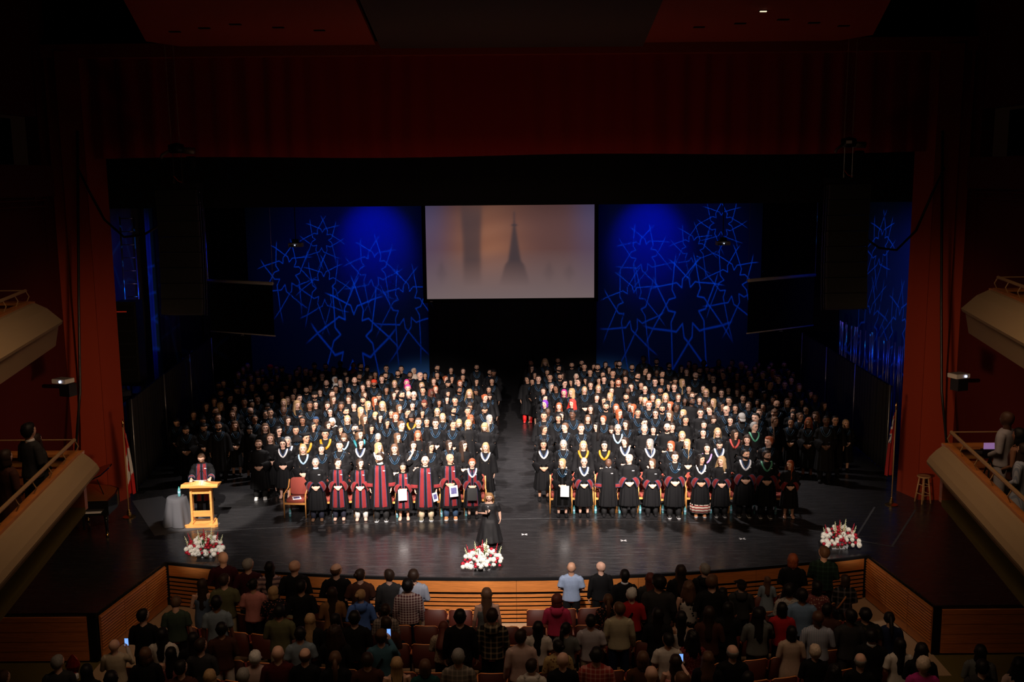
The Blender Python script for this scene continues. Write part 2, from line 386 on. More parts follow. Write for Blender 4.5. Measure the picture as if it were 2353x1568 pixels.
def raw_body(pose, head):
    mb = MB(); HMx = head_matrix(*HEADS[head]); add_head(mb, HMx)
    c = HMx @ Vector((0, .015, -.05))
    mb.tube([(0, .02, 1.40), (0, .018, 1.48), c], [.078, .063, .062], 12, up=(0, 1, 0))
    torso_rings(mb, [(1.455, .06, .06), (1.43, .125, .08), (1.39, .17, .095), (1.26, .16, .11), (1.1, .14, .10), (.98, .16, .115), (.88, .165, .12), (.82, .13, .11)], 24)
    for sx in (-1, 1):
        s, e, wv, d, n = arm_pts(pose, sx)
        mb.tube([s, (s + e) / 2, e, (e + wv) / 2, wv], [.052, .046, .038, .036, .025], 10, up=(0, 1, 0))
        hand(mb, wv, d, n, 1 if sx < 0 else -1)
        mb.tube([(sx * .085, 0, .90), (sx * .095, 0, .70), (sx * .1, -.01, .50), (sx * .105, .015, .30), (sx * .108, .03, .09)], [.085, .075, .052, .052, .036], 12, up=(0, 1, 0))
        mb.tube([(sx * .108, .05, .045), (sx * .115, -.04, .04), (sx * .12, -.13, .025)], [(.032, .035), (.04, .03), (.035, .016)], 10)
    return mb, HMx
BODY = {}
def body(pose, head, lod=0):
    key = (pose, head, lod)
    if key in BODY: return BODY[key]
    mb, HMx = raw_body(pose, head)
    me = remesh(mb, 'person_body', .0085 if not lod else .011, .34 if not lod else .09, 1)
    inv = HMx.inverted(); at = me.attributes.new('hp', 'FLOAT_VECTOR', 'POINT'); data = []
    for v in me.vertices:
        q = inv @ v.co
        if q.length > .17: data += [0, 9, 9]
        else: data += [q.x / .081, q.y / .098, q.z / .116]
    at.data.foreach_set('vector', data)
    BODY[key] = me; return me

def wob(x, y, z, f): return sin(x * f + 1.3 * y * f) * .5 + sin(y * f * 1.7 - z * f * .8 + 2) * .3 + sin(z * f * 1.3 + x * f * .6) * .3
def shell(mb, th, line, nr=22, seg=26, rough=0.0, f=9, hide=-.12):
    fd = sphere_dirs(nr, seg)
    def fn(i, k):
        d = fd(i, k); x, y, z = d
        m = max(0, min(1, (z - line(x, y)) / .14))
        t = hide + (th - hide) * m ** .5
        if m > 0: t += rough * wob(x, y, z, f) * m
        hp = headpt(d)
        return hp * (1 + t)
    mb.rings(fn, nr, seg)
def hairline(x, y):
    "height above which hair grows"
    if y < -.55: return .56
    if y < 0: return .56 + (-.1 - .56) * ((y + .55) / .55) ** .8
    return max(-.68, -.1 - y * 1.6)
def lady(x, y):
    if y < -.6: return .60 - .25 * abs(x)
    if y < -.2: return .60 - .25 * abs(x) + (-.2 - .45) * ((y + .6) / .4)
    return -.7
def curtain(mb, levels, A=118, na=22, wav=.0, wf=9, cy=.0):
    "levels: (z, rx, ry) going down; a thick curtain of hair hanging round the back and sides"
    n = len(levels); seq = list(range(n)) + list(range(n - 1, -1, -1))
    def fn(j, k):
        i = seq[j]; z, rx, ry = levels[i]; inner = j >= n
        a = radians(-A + 2 * A * k / (na - 1)); m = 1 + wav * (i / n + .3) * wob(cos(a) * 3, sin(a) * 3, z * 9, wf)
        if inner: m -= .22
        zz = z + (.02 * sin(k * 2.3) if i == n - 1 else 0)
        return (rx * m * sin(a), cy + ry * m * cos(a), zz)
    mb.rings(fn, 2 * n, na, caps=False, close=False)
HAIRM = {}
def hair(kind):
    if kind in HAIRM: return HAIRM[kind]
    mb = MB()
    if kind == 's': shell(mb, .10, hairline, rough=.02, f=14)
    elif kind == 'q': shell(mb, .2, hairline, rough=.07, f=12)
    elif kind == 'F': shell(mb, .05, lambda x, y: -.05 if y < .1 else -.5, 20, 24); mb = MB(); shell(mb, .05, hairline, 22, 26); mb.v = [(v[0], v[1], v[2]) if v[2] < .055 else (v[0] * .86, v[1] * .86, v[2] * .86) for v in mb.v]
    elif kind == 'V':
        shell(mb, .22, lady, rough=.10, f=9); curtain(mb, [(.05, .10, .12), (-.03, .117, .13), (-.09, .113, .125), (-.13, .098, .11)], 112, wav=.22, wf=8)
    elif kind in 'SPBCWL':
        shell(mb, {'C': .26, 'W': .17}.get(kind, .13), lady, rough={'C': .12, 'W': .05}.get(kind, .012), f=10)
        if kind == 'S' or kind == 'L':
            e = .14 if kind == 'L' else 0
            curtain(mb, [(.05, .083, .108), (-.05, .088, .112), (-.13, .093, .118), (-.20, .104, .135), (-.27, .12, .158), (-.36 - e / 2, .125, .172), (-.43 - e, .11, .168)], 124, wav=.11, wf=7)
        if kind == 'W':
            curtain(mb, [(.05, .09, .115), (-.05, .10, .125), (-.13, .11, .135), (-.20, .125, .155), (-.27, .14, .175), (-.34, .145, .18), (-.40, .12, .17)], 126, wav=.16, wf=7)
        if kind == 'C':
            curtain(mb, [(.06, .10, .12), (-.04, .125, .14), (-.12, .14, .15), (-.19, .15, .165), (-.26, .14, .16), (-.31, .11, .14)], 122, wav=.26, wf=9)
        if kind == 'B': curtain(mb, [(.05, .086, .11), (-.04, .093, .115), (-.10, .095, .115), (-.13, .088, .10)], 104, wav=.10)
        if kind == 'P': mb.tube([(0, .09, .06), (0, .14, .02), (0, .155, -.10), (0, .16, -.25), (0, .155, -.36)], [.02, .033, .04, .034, .012], 10, up=(0, 1, 0))
    elif kind == 'u':
        shell(mb, .07, lady, rough=.01); mb.sphere((0, .115, .05), (.042, .036, .042), 12, 8)
    elif kind == 'h':
        shell(mb, .13, lambda x, y: .60 if y < -.40 else (.60 - 1.75 * min(1, (y + .40) / .15)))
        curtain(mb, [(-.105, .082, .098), (-.14, .088, .105), (-.20, .13, .135), (-.25, .17, .16), (-.29, .175, .165)], 179, 26, wav=.06)
    elif kind == 't':
        shell(mb, .22, lambda x, y: .26 if y < 0 else -.05, rough=.03, f=20); mb.sphere((0, .01, .075), (.1, .112, .07), 14, 8)
    elif kind == 'k':
        shell(mb, .13, lambda x, y: .42 if y < -.3 else .1); 
    elif kind == 'c':
        shell(mb, .13, lambda x, y: .3)
        mb.tube([(0, -.08, .045), (0, -.13, .04), (0, -.175, .025)], [(.075, .01), (.072, .008), (.05, .006)], 12)
    HAIRM[kind] = mb.mesh('hair_' + kind, True); HAIRM[kind].materials.append(M_gown)
    return HAIRM[kind]
def shared(name, fn, smooth=True):
    if name not in HAIRM:
        mb = MB(); fn(mb); HAIRM[name] = mb.mesh(name, smooth); HAIRM[name].materials.append(M_gown)
    return HAIRM[name]
def _beard(mb):
    fd = sphere_dirs(22, 26)
    def fn(i, k):
        d = fd(i, k); x, y, z = d
        m = 1 if (z < -.30 and y < .25 and not (abs(x) < .2 and -.54 < z < -.42)) or (abs(x) > .75 and -.3 <= z < 0 and -.1 < y < .2) else 0
        return headpt(d) * (1 + (.06 if m else -.14))
    mb.rings(fn, 22, 26)
def _glasses(mb):
    for sx in (-1, 1):
        c = Vector((sx * .033, -.104, .003)); pts = [c + Vector((.023 * cos(a), .006 * abs(cos(a)), 0.018 * sin(a))) for a in [2 * pi * i / 12 for i in range(13)]]
        mb.tube(pts, .0022, 5, up=(0, 1, 0), caps=False)
        mb.tube([(sx * .056, -.098, .008), (sx * .08, .0, .008)], .0028, 5)
    mb.tube([(-.012, -.108, .006), (.012, -.108, .006)], .003, 5)
def _mortar(mb):
    mb.lathe([(.082, .03), (.088, .06), (.075, .10)], (0, .01, 0), 16); mb.box((0, .01, .112), (.24, .24, .012), pi / 4)
    mb.tube([(0, .01, .12), (.10, -.05, .12), (.11, -.06, .04)], .005, 5)
def _tam(mb): mb.lathe([(.085, .03), (.09, .055), (.135, .085), (.14, .10), (.12, .12), (.03, .13)], (0, .01, 0), 20)
def _bow(mb):
    for sx in (-1, 1): mb.sphere((sx * .035, .0, .13), (.032, .02, .024), 8, 6)

# gowns
GP = [(1.475, .078, .072), (1.455, .12, .085), (1.425, .175, .105), (1.37, .205, .125), (1.25, .205, .135), (1.1, .205, .145), (.95, .215, .155), (.8, .228, .165), (.65, .242, .176), (.5, .256, .187), (.38, .266, .195), (.33, .268, .197)]
def gfold(t, a, z):
    k = max(0, min(1, (1.42 - z) / .7)); return k * (.045 * sin(13 * a + 1) + .025 * sin(22 * a + z * 3) + .02 * sin(7 * a - z * 2))
def gown_torso(mb, hem=.33):
    torso_rings(mb, [p for p in GP if p[0] >= hem - .001], 72, gfold)
SLEEVE = {'clasp': ([(.15, 0, 1.40), (.20, .015, 1.33), (.24, .025, 1.18), (.245, .0, 1.08), (.18, -.10, 1.01), (.11, -.165, .965)], [(.07, .07), (.08, .083), (.085, .09), (.08, .11), (.065, .145), (.055, .165)]),
          'down': ([(.15, 0, 1.40), (.20, .01, 1.33), (.235, .02, 1.18), (.25, .01, 1.06), (.26, -.01, .96), (.265, -.02, .88)], [(.07, .07), (.08, .08), (.088, .088), (.095, .09), (.105, .09), (.115, .09)]),
          'desk': ([(.15, 0, 1.40), (.20, .01, 1.33), (.24, .0, 1.2), (.25, -.08, 1.10), (.245, -.18, 1.06), (.24, -.25, 1.03)], [(.07, .07), (.08, .085), (.088, .095), (.085, .11), (.08, .125), (.08, .135)])}
SLEEVE['face'] = SLEEVE['clasp']
FACE_R = ([(.15, 0, 1.40), (.20, -.02, 1.30), (.22, -.08, 1.16), (.17, -.15, 1.15), (.11, -.19, 1.22)], [(.07, .07), (.085, .085), (.09, .095), (.09, .09), (.08, .08)])
GOWN = {}
def sleeve(mb, pose, sx, grow=0, i0=0, cut=None):
    pts, rad = SLEEVE[pose]
    if pose == 'face' and sx < 0: pts, rad = FACE_R
    pts = [Vector((p[0] * sx, p[1], p[2])) for p in pts]; rad = [(a + grow, b + grow) for a, b in rad]
    if cut:
        def mix(f):
            j = -3 if f < 1 else -2; f = f if f < 1 else f - 1; a, b = pts[j], pts[j + 1]; ra, rb = rad[j], rad[j + 1]
            return (a.lerp(b, f), tuple(ra[i] + (rb[i] - ra[i]) * f for i in (0, 1)))
        q = [mix(f) for f in cut]; pts, rad = [x[0] for x in q], [x[1] for x in q]
    mb.tube(pts, rad, 20, up=(0, 0, 1) if pose != 'down' else (0, 1, 0))
def gown(pose, lod=0, hem=.33):
    key = (pose, lod, hem)
    if key not in GOWN:
        mb = MB(); gown_torso(mb, hem)
        for sx in (-1, 1): sleeve(mb, pose, sx)
        GOWN[key] = remesh(mb, 'gown', .013 if not lod else .02, .45 if not lod else .3, 1)
    return GOWN[key]
_t = MB(); gown_torso(_t)
BT = BVHTree.FromPolygons([Vector(v) for v in _t.v], _t.f)
def hit(o, d, off=.006):
    h = BT.ray_cast(Vector(o), Vector(d).normalized())
    return None if h[0] is None else h[0] - Vector(d).normalized() * off
def hood_path(dx, dz):
    half = [hit((.002, -1, 1.27 + dz), (0, 1, 0)), hit((.035 + dx, -1, 1.31 + dz), (0, 1, 0)), hit((.068 + dx, -1, 1.36 + dz), (0, 1, 0)), hit((.092 + dx, -1, 1.415 + dz), (0, 1, 0)),
            hit((.105 + dx, -.02, 2), (0, 0, -1)), hit((.105 + dx, .05, 2), (0, 0, -1)), hit((.08 + dx, 1, 1.40 + dz), (0, -1, 0)), hit((.03, 1, 1.33 + dz), (0, -1, 0))]
    half = [h for h in half if h]
    return [Vector((-p.x, p.y, p.z)) for p in reversed(half)] + half
def _hood2(mb):
    mb.tube(hood_path(.0, 0), .010, 6); mb.tube(hood_path(.034, -.035), .010, 6)
def _hood1(mb): mb.tube(hood_path(.015, -.012), .026, 8)
def _hoodin(mb): mb.tube(hood_path(-.012, .03), .012, 8)
def _cape(mb):
    mb.tube(hood_path(.02, -.01), .034, 10)
def _cape_old(mb):
    levels = [(1.465, .09, .085), (1.43, .175, .115), (1.38, .22, .145), (1.30, .222, .155)]
    torso_rings(mb, levels, 32, lambda t, a, z: .02 * sin(9 * a))
def panel_fn(sx):
    def f(mb):
        zs = [1.45 - i * .08 for i in range(14)]; a = []; wdt = []
        for z in zs:
            t = (1.45 - z) / 1.04; xi, xo = .026 + .008 * t, .115 + .045 * t
            row = [hit((sx * (xi + (xo - xi) * j / 4), -1, z), (0, 1, 0), .010) for j in range(5)]
            a.append(row)
        a = [r for r in a if all(r)]
        n = len(a); vs = [p for r in a for p in r] + [p + Vector((0, .02, 0)) for r in a for p in r]; fs = []
        N = n * 5
        for i in range(n - 1):
            for j in range(4):
                q = i * 5 + j; fs.append((q, q + 1, q + 6, q + 5)); fs.append((N + q, N + q + 5, N + q + 6, N + q + 1))
            fs.append((i * 5, i * 5 + 5, N + i * 5 + 5, N + i * 5)); fs.append((i * 5 + 4, N + i * 5 + 4, N + i * 5 + 9, i * 5 + 9))
        fs.append((0, N, N + 1, N + 2, N + 3, N + 4, 4, 3, 2, 1)); b = (n - 1) * 5
        mb.add(vs, fs)
        f.edges = [[r[0] for r in a], [r[4] for r in a]]
    return f
def piping_fn(sx):
    def f(mb):
        p = panel_fn(sx); p(MB())
        for e in p.edges: mb.tube([q + Vector((0, -.003, 0)) for q in e], .006, 5, up=(0, 1, 0))
    return f
def _shoe(sx):
    return lambda mb: mb.tube([(sx * .108, .075, .05), (sx * .11, .0, .055), (sx * .118, -.08, .045), (sx * .122, -.155, .025)], [(.036, .05), (.045, .05), (.050, .040), (.038, .022)], 12)
def _sole(sx):
    return lambda mb: mb.tube([(sx * .108, .09, .012), (sx * .11, .0, .012), (sx * .118, -.09, .012), (sx * .122, -.17, .012)], [(.04, .012), (.047, .012), (.054, .012), (.04, .012)], 12)
def _trousers(mb):
    for sx in (-1, 1):
        mb.tube([(sx * .06, 0, .96), (sx * .085, 0, .85), (sx * .10, 0, .6), (sx * .108, .005, .4), (sx * .11, .015, .2), (sx * .112, .01, .075)], [(.095, .105), (.10, .118), (.085, .095), (.078, .085), (.075, .08), (.078, .09)], 14, up=(0, 1, 0))
def _collar(mb): mb.lathe([(.07, 1.455), (.078, 1.47), (.066, 1.505), (.058, 1.505)], (0, .01, 0), 18)
def _badge(mb): 
    p = hit((.095, -1, 1.33), (0, 1, 0), .012); mb.box(p, (.06, .006, .018), 0)
def place_cuffs(root, pose, m1, m2=None):
    for sx in (-1, 1):
        me = shared('cuff_%s_%d' % (pose, sx), lambda mb: sleeve(mb, pose, sx, .007, cut=(.75, 1.0, 1.4, 1.72)))
        c = inst('cuff', me, root, m1)
        if m2:
            me = shared('cuffpipe_%s_%d' % (pose, sx), lambda mb: (sleeve(mb, pose, sx, .009, cut=(.68, .76)), sleeve(mb, pose, sx, .010, cut=(1.70, 1.80))))
            inst('cuff_piping', me, c, m2)

def put_shoes(root, m, sole=None):
    for sx in (-1, 1):
        o = inst('shoe', shared('shoe%d' % sx, _shoe(sx)), root, m)
        if sole: inst('sole', shared('sole%d' % sx, _sole(sx)), o, sole)
HOODS = {'v': ('2', 'blue_hood_satin'), 'W': ('1', 'white_satin'), 'Y': ('c', 'yellow_satin'), 'L': ('1', 'pale_blue_satin'), 'T': ('c', 'teal_satin'), 'E': ('1', 'green_satin'), 'O': ('c', 'olive_satin'), 'X': ('1', 'lilac_satin'), 'A': ('c', 'red_lace')}
mat('pale_blue_satin', (.35, .55, .75), .4); mat('teal_satin', (.02, .18, .22), .45); mat('green_satin', (.08, .32, .2), .4); mat('olive_satin', (.16, .17, .08), .5); mat('lilac_satin', (.45, .3, .62), .4); mat('red_lace', (.4, .05, .04), .6)
HOODNAME = {'v': 'blue trimmed gown', 'N': 'plain black gown', 'W': 'gown and white hood', 'Y': 'gown and yellow hood', 'L': 'gown and pale blue hood', 'T': 'teal hooded gown', 'E': 'gown and green hood', 'O': 'gown and olive hood', 'X': 'gown and lilac hood', 'A': 'gown over red lace'}
KINDNAME = {'s': 'short {} hair', 'q': 'tousled {} hair', 'F': 'balding {} hair', 'b': 'a bald head', 'S': 'long {} hair', 'L': 'very long {} hair', 'V': 'wavy {} bob', 'W': 'wavy {} hair', 'C': 'curly {} hair', 'B': '{} bob', 'P': 'a long {} ponytail', 'u': 'tied {} hair', 'h': '{} headscarf', 't': '{} turban', 'k': '{} head wrap', 'c': '{} cap', 'm': 'a black mortarboard', 'M': 'a black tam hat'}
def hairdesc(code): return KINDNAME[code[0]].format(HNAME.get(code[1], ''))

def head_parts(root, code, HMx, age_white=False):
    k, c = code[0], code[1]
    if k in 'htkc':
        inst({'h': 'headscarf', 't': 'turban', 'k': 'head_wrap', 'c': 'cap'}[k], hair(k), root, SCARF[c], HMx)
        if k in 'c': inst('hair', hair('s'), root, HAIR['d'], HMx)
    elif k == 'b': pass
    elif k in 'mM':
        inst('hair', hair('s' if k == 'M' else 'S'), root, HAIR[c], HMx)
        inst('cap', shared('mortarboard', _mortar, False) if k == 'm' else shared('tam', _tam), root, M_gown, HMx)
    else: inst('hair', hair(k), root, HAIR[c], HMx)
    fl = code[3:]
    if 'B' in fl: inst('beard', shared('beard', _beard), root, HAIR[c if c in HAIR and k not in 'ht' else 'k'], HMx)
    if 'G' in fl: inst('glasses', shared('glasses', _glasses), root, M_plastic, HMx)
    if 'w' in fl: inst('hair_bow', shared('hair_bow', _bow), root, M_white, HMx)

def graduate(x, y, z, h, code, pose, head, rz, label=None, lod=0, hood=True, shoes=None, trousers=None, group=None, width=1.0):
    s = h / 1.753
    root = thing('person', label, 'person' if label else None, (x, y, z), rz, group)
    root.scale = (s * width, s * width, s)
    HMx = head_matrix(*HEADS[head])
    inst('body', body(pose, head, lod), root, SKIN[code[2]])
    head_parts(root, code, HMx)
    inst('gown', gown(pose, lod), root, M_gown)
    hd = 'v'
    for ch in code[3:]:
        if ch in 'WYLTEOXAN': hd = ch
    if hood and hd != 'N':
        t, mn = HOODS[hd]
        fn = {'2': _hood2, '1': _hood1, 'c': _cape}[t]
        inst('hood', shared('hood_' + t, fn), root, MATS[mn])
        if hd == 'W': inst('hood_lining', shared('hood_in', _hoodin), root, M_pipe)
    if shoes: put_shoes(root, shoes)
    if trousers: inst('trousers', shared('trousers', _trousers), root, trousers)
    return root
# ------------------------------------------------------------------ setting
def struct(name, mb, m, parent=None, smooth=False, **kw):
    o = mb.build(name, m, parent, smooth)
    if not parent: o['kind'] = 'structure'
    return o
def floor_mat():
    m = mat('black_stage_floor', (.011, .0105, .012), .3, spec=.5)
    nt = m.node_tree; b = nt.nodes['Principled BSDF']; tc = nt.nodes.new('ShaderNodeTexCoord')
    mp = nt.nodes.new('ShaderNodeMapping'); mp.inputs['Scale'].default_value = (.55, 5.0, 1); nt.links.new(tc.outputs['Object'], mp.inputs[0])
    n1 = nt.nodes.new('ShaderNodeTexNoise'); n1.inputs['Scale'].default_value = 2.6; n1.inputs['Detail'].default_value = 9; n1.inputs['Roughness'].default_value = .7
    nt.links.new(mp.outputs[0], n1.inputs['Vector'])
    rr = nt.nodes.new('ShaderNodeMapRange'); rr.inputs[1].default_value = .3; rr.inputs[2].default_value = .7; rr.inputs[3].default_value = .15; rr.inputs[4].default_value = .34
    nt.links.new(n1.outputs[0], rr.inputs[0]); nt.links.new(rr.outputs[0], b.inputs['Roughness'])
    n2 = nt.nodes.new('ShaderNodeTexNoise'); n2.inputs['Scale'].default_value = 11; n2.inputs['Detail'].default_value = 6; nt.links.new(mp.outputs[0], n2.inputs['Vector'])
    bp = nt.nodes.new('ShaderNodeBump'); bp.inputs['Strength'].default_value = .05; bp.inputs['Distance'].default_value = .01
    nt.links.new(n2.outputs[0], bp.inputs['Height']); nt.links.new(bp.outputs[0], b.inputs['Normal'])
    mx = nt.nodes.new('ShaderNodeMix'); mx.data_type = 'RGBA'; mx.inputs[6].default_value = (.006, .006, .007, 1); mx.inputs[7].default_value = (.040, .039, .041, 1)
    nt.links.new(n1.outputs[0], mx.inputs[0]); nt.links.new(mx.outputs[2], b.inputs['Base Color'])
    return m
M_stage = floor_mat()
def yf(x): return 21.62 + x * x * .0178
arc = [(-8.08 + 16.3 * i / 40) for i in range(41)]
poly = [(-14.6, 43), (-14.6, 19.95), (-8.55, 19.95), (-8.08, 22.76)] + [(x, yf(x)) for x in arc[1:-1]] + [(8.22, 22.85), (8.62, 19.95), (14, 19.95), (14, 43)]
stage = struct('stage_floor', MB().prism(poly, -1.05, 0), M_stage)
def strip_arc(mb, x0, x1, off, z0, z1, n, th=.03):
    ps = [(x0 + (x1 - x0) * i / n) for i in range(n + 1)]
    vs = []; fs = []
    for x in ps:
        y = yf(x) - off; vs += [(x, y, z0), (x, y, z1), (x, y - th, z1), (x, y - th, z0)]
    for i in range(n):
        for k in range(4): k2 = (k + 1) % 4; fs.append((i * 4 + k, i * 4 + k2, i * 4 + 4 + k2, i * 4 + 4 + k))
    fs += [(0, 1, 2, 3), (n * 4 + 3, n * 4 + 2, n * 4 + 1, n * 4)]
    mb.add(vs, fs)
mb = MB(); strip_arc(mb, -8.0, 8.15, .0, -.05, .012, 30, .06); struct('stage_edge', mb, M_black, stage)
cuts = [-7.98, -5.4, -2.7, 0.05, 2.75, 5.45, 8.1]
for a, b in zip(cuts, cuts[1:]):
    mb = MB(); strip_arc(mb, a + .003, b - .003, .02, -.31, -.055, 8, .035); struct('board', mb, M_slat, stage)
    for k in range(7):
        z = -.40 - k * .096; mb = MB(); strip_arc(mb, a + .003, b - .003, .02, z - .028, z + .026, 8, .035); struct('slat', mb, M_slat, stage)
mb = MB(); strip_arc(mb, -7.98, 8.1, .002, -1.05, -.05, 20, .012); struct('backing', mb, M_black, stage)
def rib_panel(p0, p1, ribs, m):
    p0, p1 = Vector((*p0, 0)), Vector((*p1, 0)); d = (p1 - p0); L = d.length; d.normalize(); n = Vector((-d.y, d.x, 0))
    if n.y > 0 and abs(n.y) > abs(n.x): n = -n
    if abs(n.x) >= abs(n.y) and n.x * p0.x > 0: n = -n
    R = Matrix((d, n, Vector((0, 0, 1)))).transposed()
    c = (p0 + p1) / 2
    bp = struct('panel', MB().box((c.x + n.x * .015, c.y + n.y * .015, -.54), (L - .012, .03, .96), m=R), m, stage)
    for k in range(ribs):
        z = -.10 - k * (.74 / ribs); h = .74 / ribs * .72
        mb = MB(); o = c + n * .03
        vs = []
        for s in (-1, 1):
            q = o + d * (s * (L / 2 - .008)); vs += [(q.x, q.y, z - h / 2), (q.x + n.x * .028, q.y + n.y * .028, z - h / 2 + .012), (q.x + n.x * .012, q.y + n.y * .012, z + h / 2), (q.x, q.y, z + h / 2)]
        mb.add(vs, [(0, 1, 5, 4), (1, 2, 6, 5), (2, 3, 7, 6), (3, 0, 4, 7), (0, 3, 2, 1), (4, 5, 6, 7)]); struct('slat', mb, m, stage)
for sx, A, B in ((-1, (-8.06, 22.66), (-8.50, 19.93)), (1, (8.20, 22.76), (8.58, 19.93))):
    for k in range(3):
        f = lambda t: (A[0] + (B[0] - A[0]) * t, A[1] + (B[1] - A[1]) * t)
        rib_panel(f(k / 3), f((k + 1) / 3), 12, M_slat)
    x0 = 8.74
    for k in range(9):
        z = -.075 - .052 - k * .105
        struct('plank', MB().box((sx * (x0 + 2.1), 19.92, z), (4.2, .035 if k % 2 else .045, .101)), M_slat2, stage)
    struct('corner_post', MB().box((sx * 8.64, 19.93, -.53), (.16, .05, 1.04)), M_black, stage)
struct('floor', MB().box((0, 16, -1.16), (30, 16, .2)), M_green)
mb = MB().prism([(-8.5, 19.0), (8.6, 19.0), (8.6, 20), (8.2, 22.9), (-8.1, 22.9), (-8.5, 20)], -1.06, -1.045); struct('floor_carpet', mb, M_carpet)

# walls and proscenium
for sx, side in ((-1, 'left'), (1, 'right')):
    q = lambda x, y: (sx * x, y)
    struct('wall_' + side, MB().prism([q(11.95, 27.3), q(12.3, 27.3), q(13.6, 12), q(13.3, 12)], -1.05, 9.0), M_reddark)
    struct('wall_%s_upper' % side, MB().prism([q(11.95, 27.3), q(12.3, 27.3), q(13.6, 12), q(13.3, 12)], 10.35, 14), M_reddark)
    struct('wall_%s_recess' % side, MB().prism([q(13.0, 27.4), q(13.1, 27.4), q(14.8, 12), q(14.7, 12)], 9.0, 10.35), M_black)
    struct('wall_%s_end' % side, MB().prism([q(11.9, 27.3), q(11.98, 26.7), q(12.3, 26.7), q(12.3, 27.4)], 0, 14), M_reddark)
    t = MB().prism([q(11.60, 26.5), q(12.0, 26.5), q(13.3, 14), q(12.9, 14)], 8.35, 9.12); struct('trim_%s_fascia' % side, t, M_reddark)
    for zz in (8.12, 8.27): struct('trim_%s_rail' % side, MB().tube([(sx * 11.75, 26.3, zz), (sx * 12.6, 17, zz)], .025, 6), M_reddark)
    for k in range(6): struct('trim_%s_bracket' % side, MB().box((sx * (11.8 + k * .16), 25.8 - k * 1.6, 8.25), (.05, .05, .3)), M_reddark)
    for nm, pl in (('front', [q(11.0, 27.06), q(11.57, 27.0), q(11.57, 27.75), q(11.0, 27.75)]), ('reveal', [q(10.99, 27.07), q(10.99, 27.75), q(10.72, 27.75)])):
        c = Vector((sx * 11.1, 27.2)); zs = [0, .25, .7, 1.3, 2.2, 3.5, 12]; fl = [.55, .42, .26, .13, .05, 0, 0]
        def fn(i, k):
            p = Vector(pl[k]); f = fl[i]
            return (p.x + (sx * .6 * f if abs(p.x) > 11 else -sx * .05 * f), p.y - (.3 * f if p.y < 27.2 else 0), zs[i])
        mb = MB(); mb.rings(fn, len(zs), len(pl)); struct('wall_proscenium_%s_%s' % (side, nm), mb, M_red)
    struct('trim_%s_panel' % side, MB().prism([q(11.64, 27.2), q(11.95, 27.15), q(11.95, 27.6), q(11.64, 27.6)], 0, 12), M_red)
    struct('trim_%s_groove' % side, MB().prism([q(11.56, 27.3), q(11.65, 27.3), q(11.65, 27.6), q(11.56, 27.6)], 0, 12), M_black)
struct('wall_proscenium_header', MB().box((0, 27.4, 12.0), (24, .7, .34)), M_red)
struct('wall_proscenium_upper', MB().box((0, 27.8, 13.1), (26, .4, 2.1)), M_black)
struct('ceiling', MB().box((0, 16, 14.2), (30, 26, .1)), M_black)
for sx in (-1, 1):
    pl = [(sx * 3.3, 26.2), (sx * 8.1, 26.2), (sx * 8.6, 25.2), (sx * 6.6, 18), (sx * 2.7, 18)]
    c = struct('ceiling_panel', MB().prism(pl, 11.98, 12.08), M_red)
    for k in range(5):
        struct('slot', MB().box((sx * (4.2 + k * .8), 22.6 + .5 * abs(k - 2), 11.97), (.24, .12, .02)), M_black, c)
struct('ceiling_centre_panel', MB().prism([(-3.18, 26.3), (3.3, 26.3), (2.7, 18), (-2.6, 18)], 11.9, 12.0), mat('brown_black_panel', (.05, .022, .014), .8))
lamp = thing('downlight', 'small lit downlight slot in the right red ceiling panel', 'light', tuple(at_z(1754, 25, 11.97)))
MB().box((0, 0, -.01), (.13, .05, .02)).build('lamp', mat('lit_lamp', (1, .8, .6), emit=(1, .75, .5), estr=1.5), lamp)
MB().box((0, 0, .005), (.18, .10, .02)).build('housing', M_black, lamp)

# stage house
def pleat(mb, x0, x1, y, z0, z1, amp, wl, nz=6, wav=0.0, y1=None):
    n = max(8, int(abs(x1 - x0 if y1 is None else math.hypot(x1 - x0, y1 - y)) / wl * 6)); y1 = y if y1 is None else y1
    d = Vector((x1 - x0, y1 - y, 0)); L = d.length; d.normalize(); nn = Vector((-d.y, d.x, 0))
    seg = n + 1
    def fn(i, k):
        t = k / n * L; j = i if i < nz else 2 * nz - 1 - i
        f = j / (nz - 1); a = amp * (.65 + .35 * sin(t * 1.7)) * sin(2 * pi * t / wl + .8 * sin(t * 2.3 + f)) + amp * .3 * sin(2 * pi * t / wl * 2.3 + 1)
        p = Vector((x0, y, 0)) + d * t + nn * (a + (0 if i < nz else .02))
        return (p.x, p.y, z1 + (z0 - z1) * f + (wav * sin(t * .6) if j == nz - 1 else 0))
    mb.rings(fn, 2 * nz, seg, caps=False, close=False)
M_valance = mat('red_velvet_curtain', (.30, .012, .010), .9, spec=.15, sheen=.3)
mb = MB(); pleat(mb, -11.0, 11.0, 27.35, 9.29, 12.0, .07, .62, wav=.03)
mb.build('valance', M_valance, None, True, label='wide pleated dark red house curtain valance across the top of the stage opening', cat='curtain')
mb = MB(); pleat(mb, -12.4, 12.4, 28.3, 7.98, 12.0, .015, .9)
mb.build('border_curtain', M_black, None, True, label='plain black border curtain hanging below the red valance', cat='curtain')
M_cyc = mat('blue_cyclorama_cloth', (.03, .12, .36), .9, spec=.1, bump=.1, nscale=3)
struct('wall_back', MB().box((0, 42.2, 5), (30, .2, 11)), M_black)
MB().box((-6.2, 41.0, 4.6), (8.6, .03, 9.2)).build('backdrop', M_cyc, label='tall blue-lit backdrop with projected star pattern, left of the screen', cat='backdrop')
MB().box((6.0, 41.0, 4.6), (7.9, .03, 9.2)).build('backdrop', M_cyc, label='tall blue-lit backdrop with projected star pattern, right of the screen', cat='backdrop')
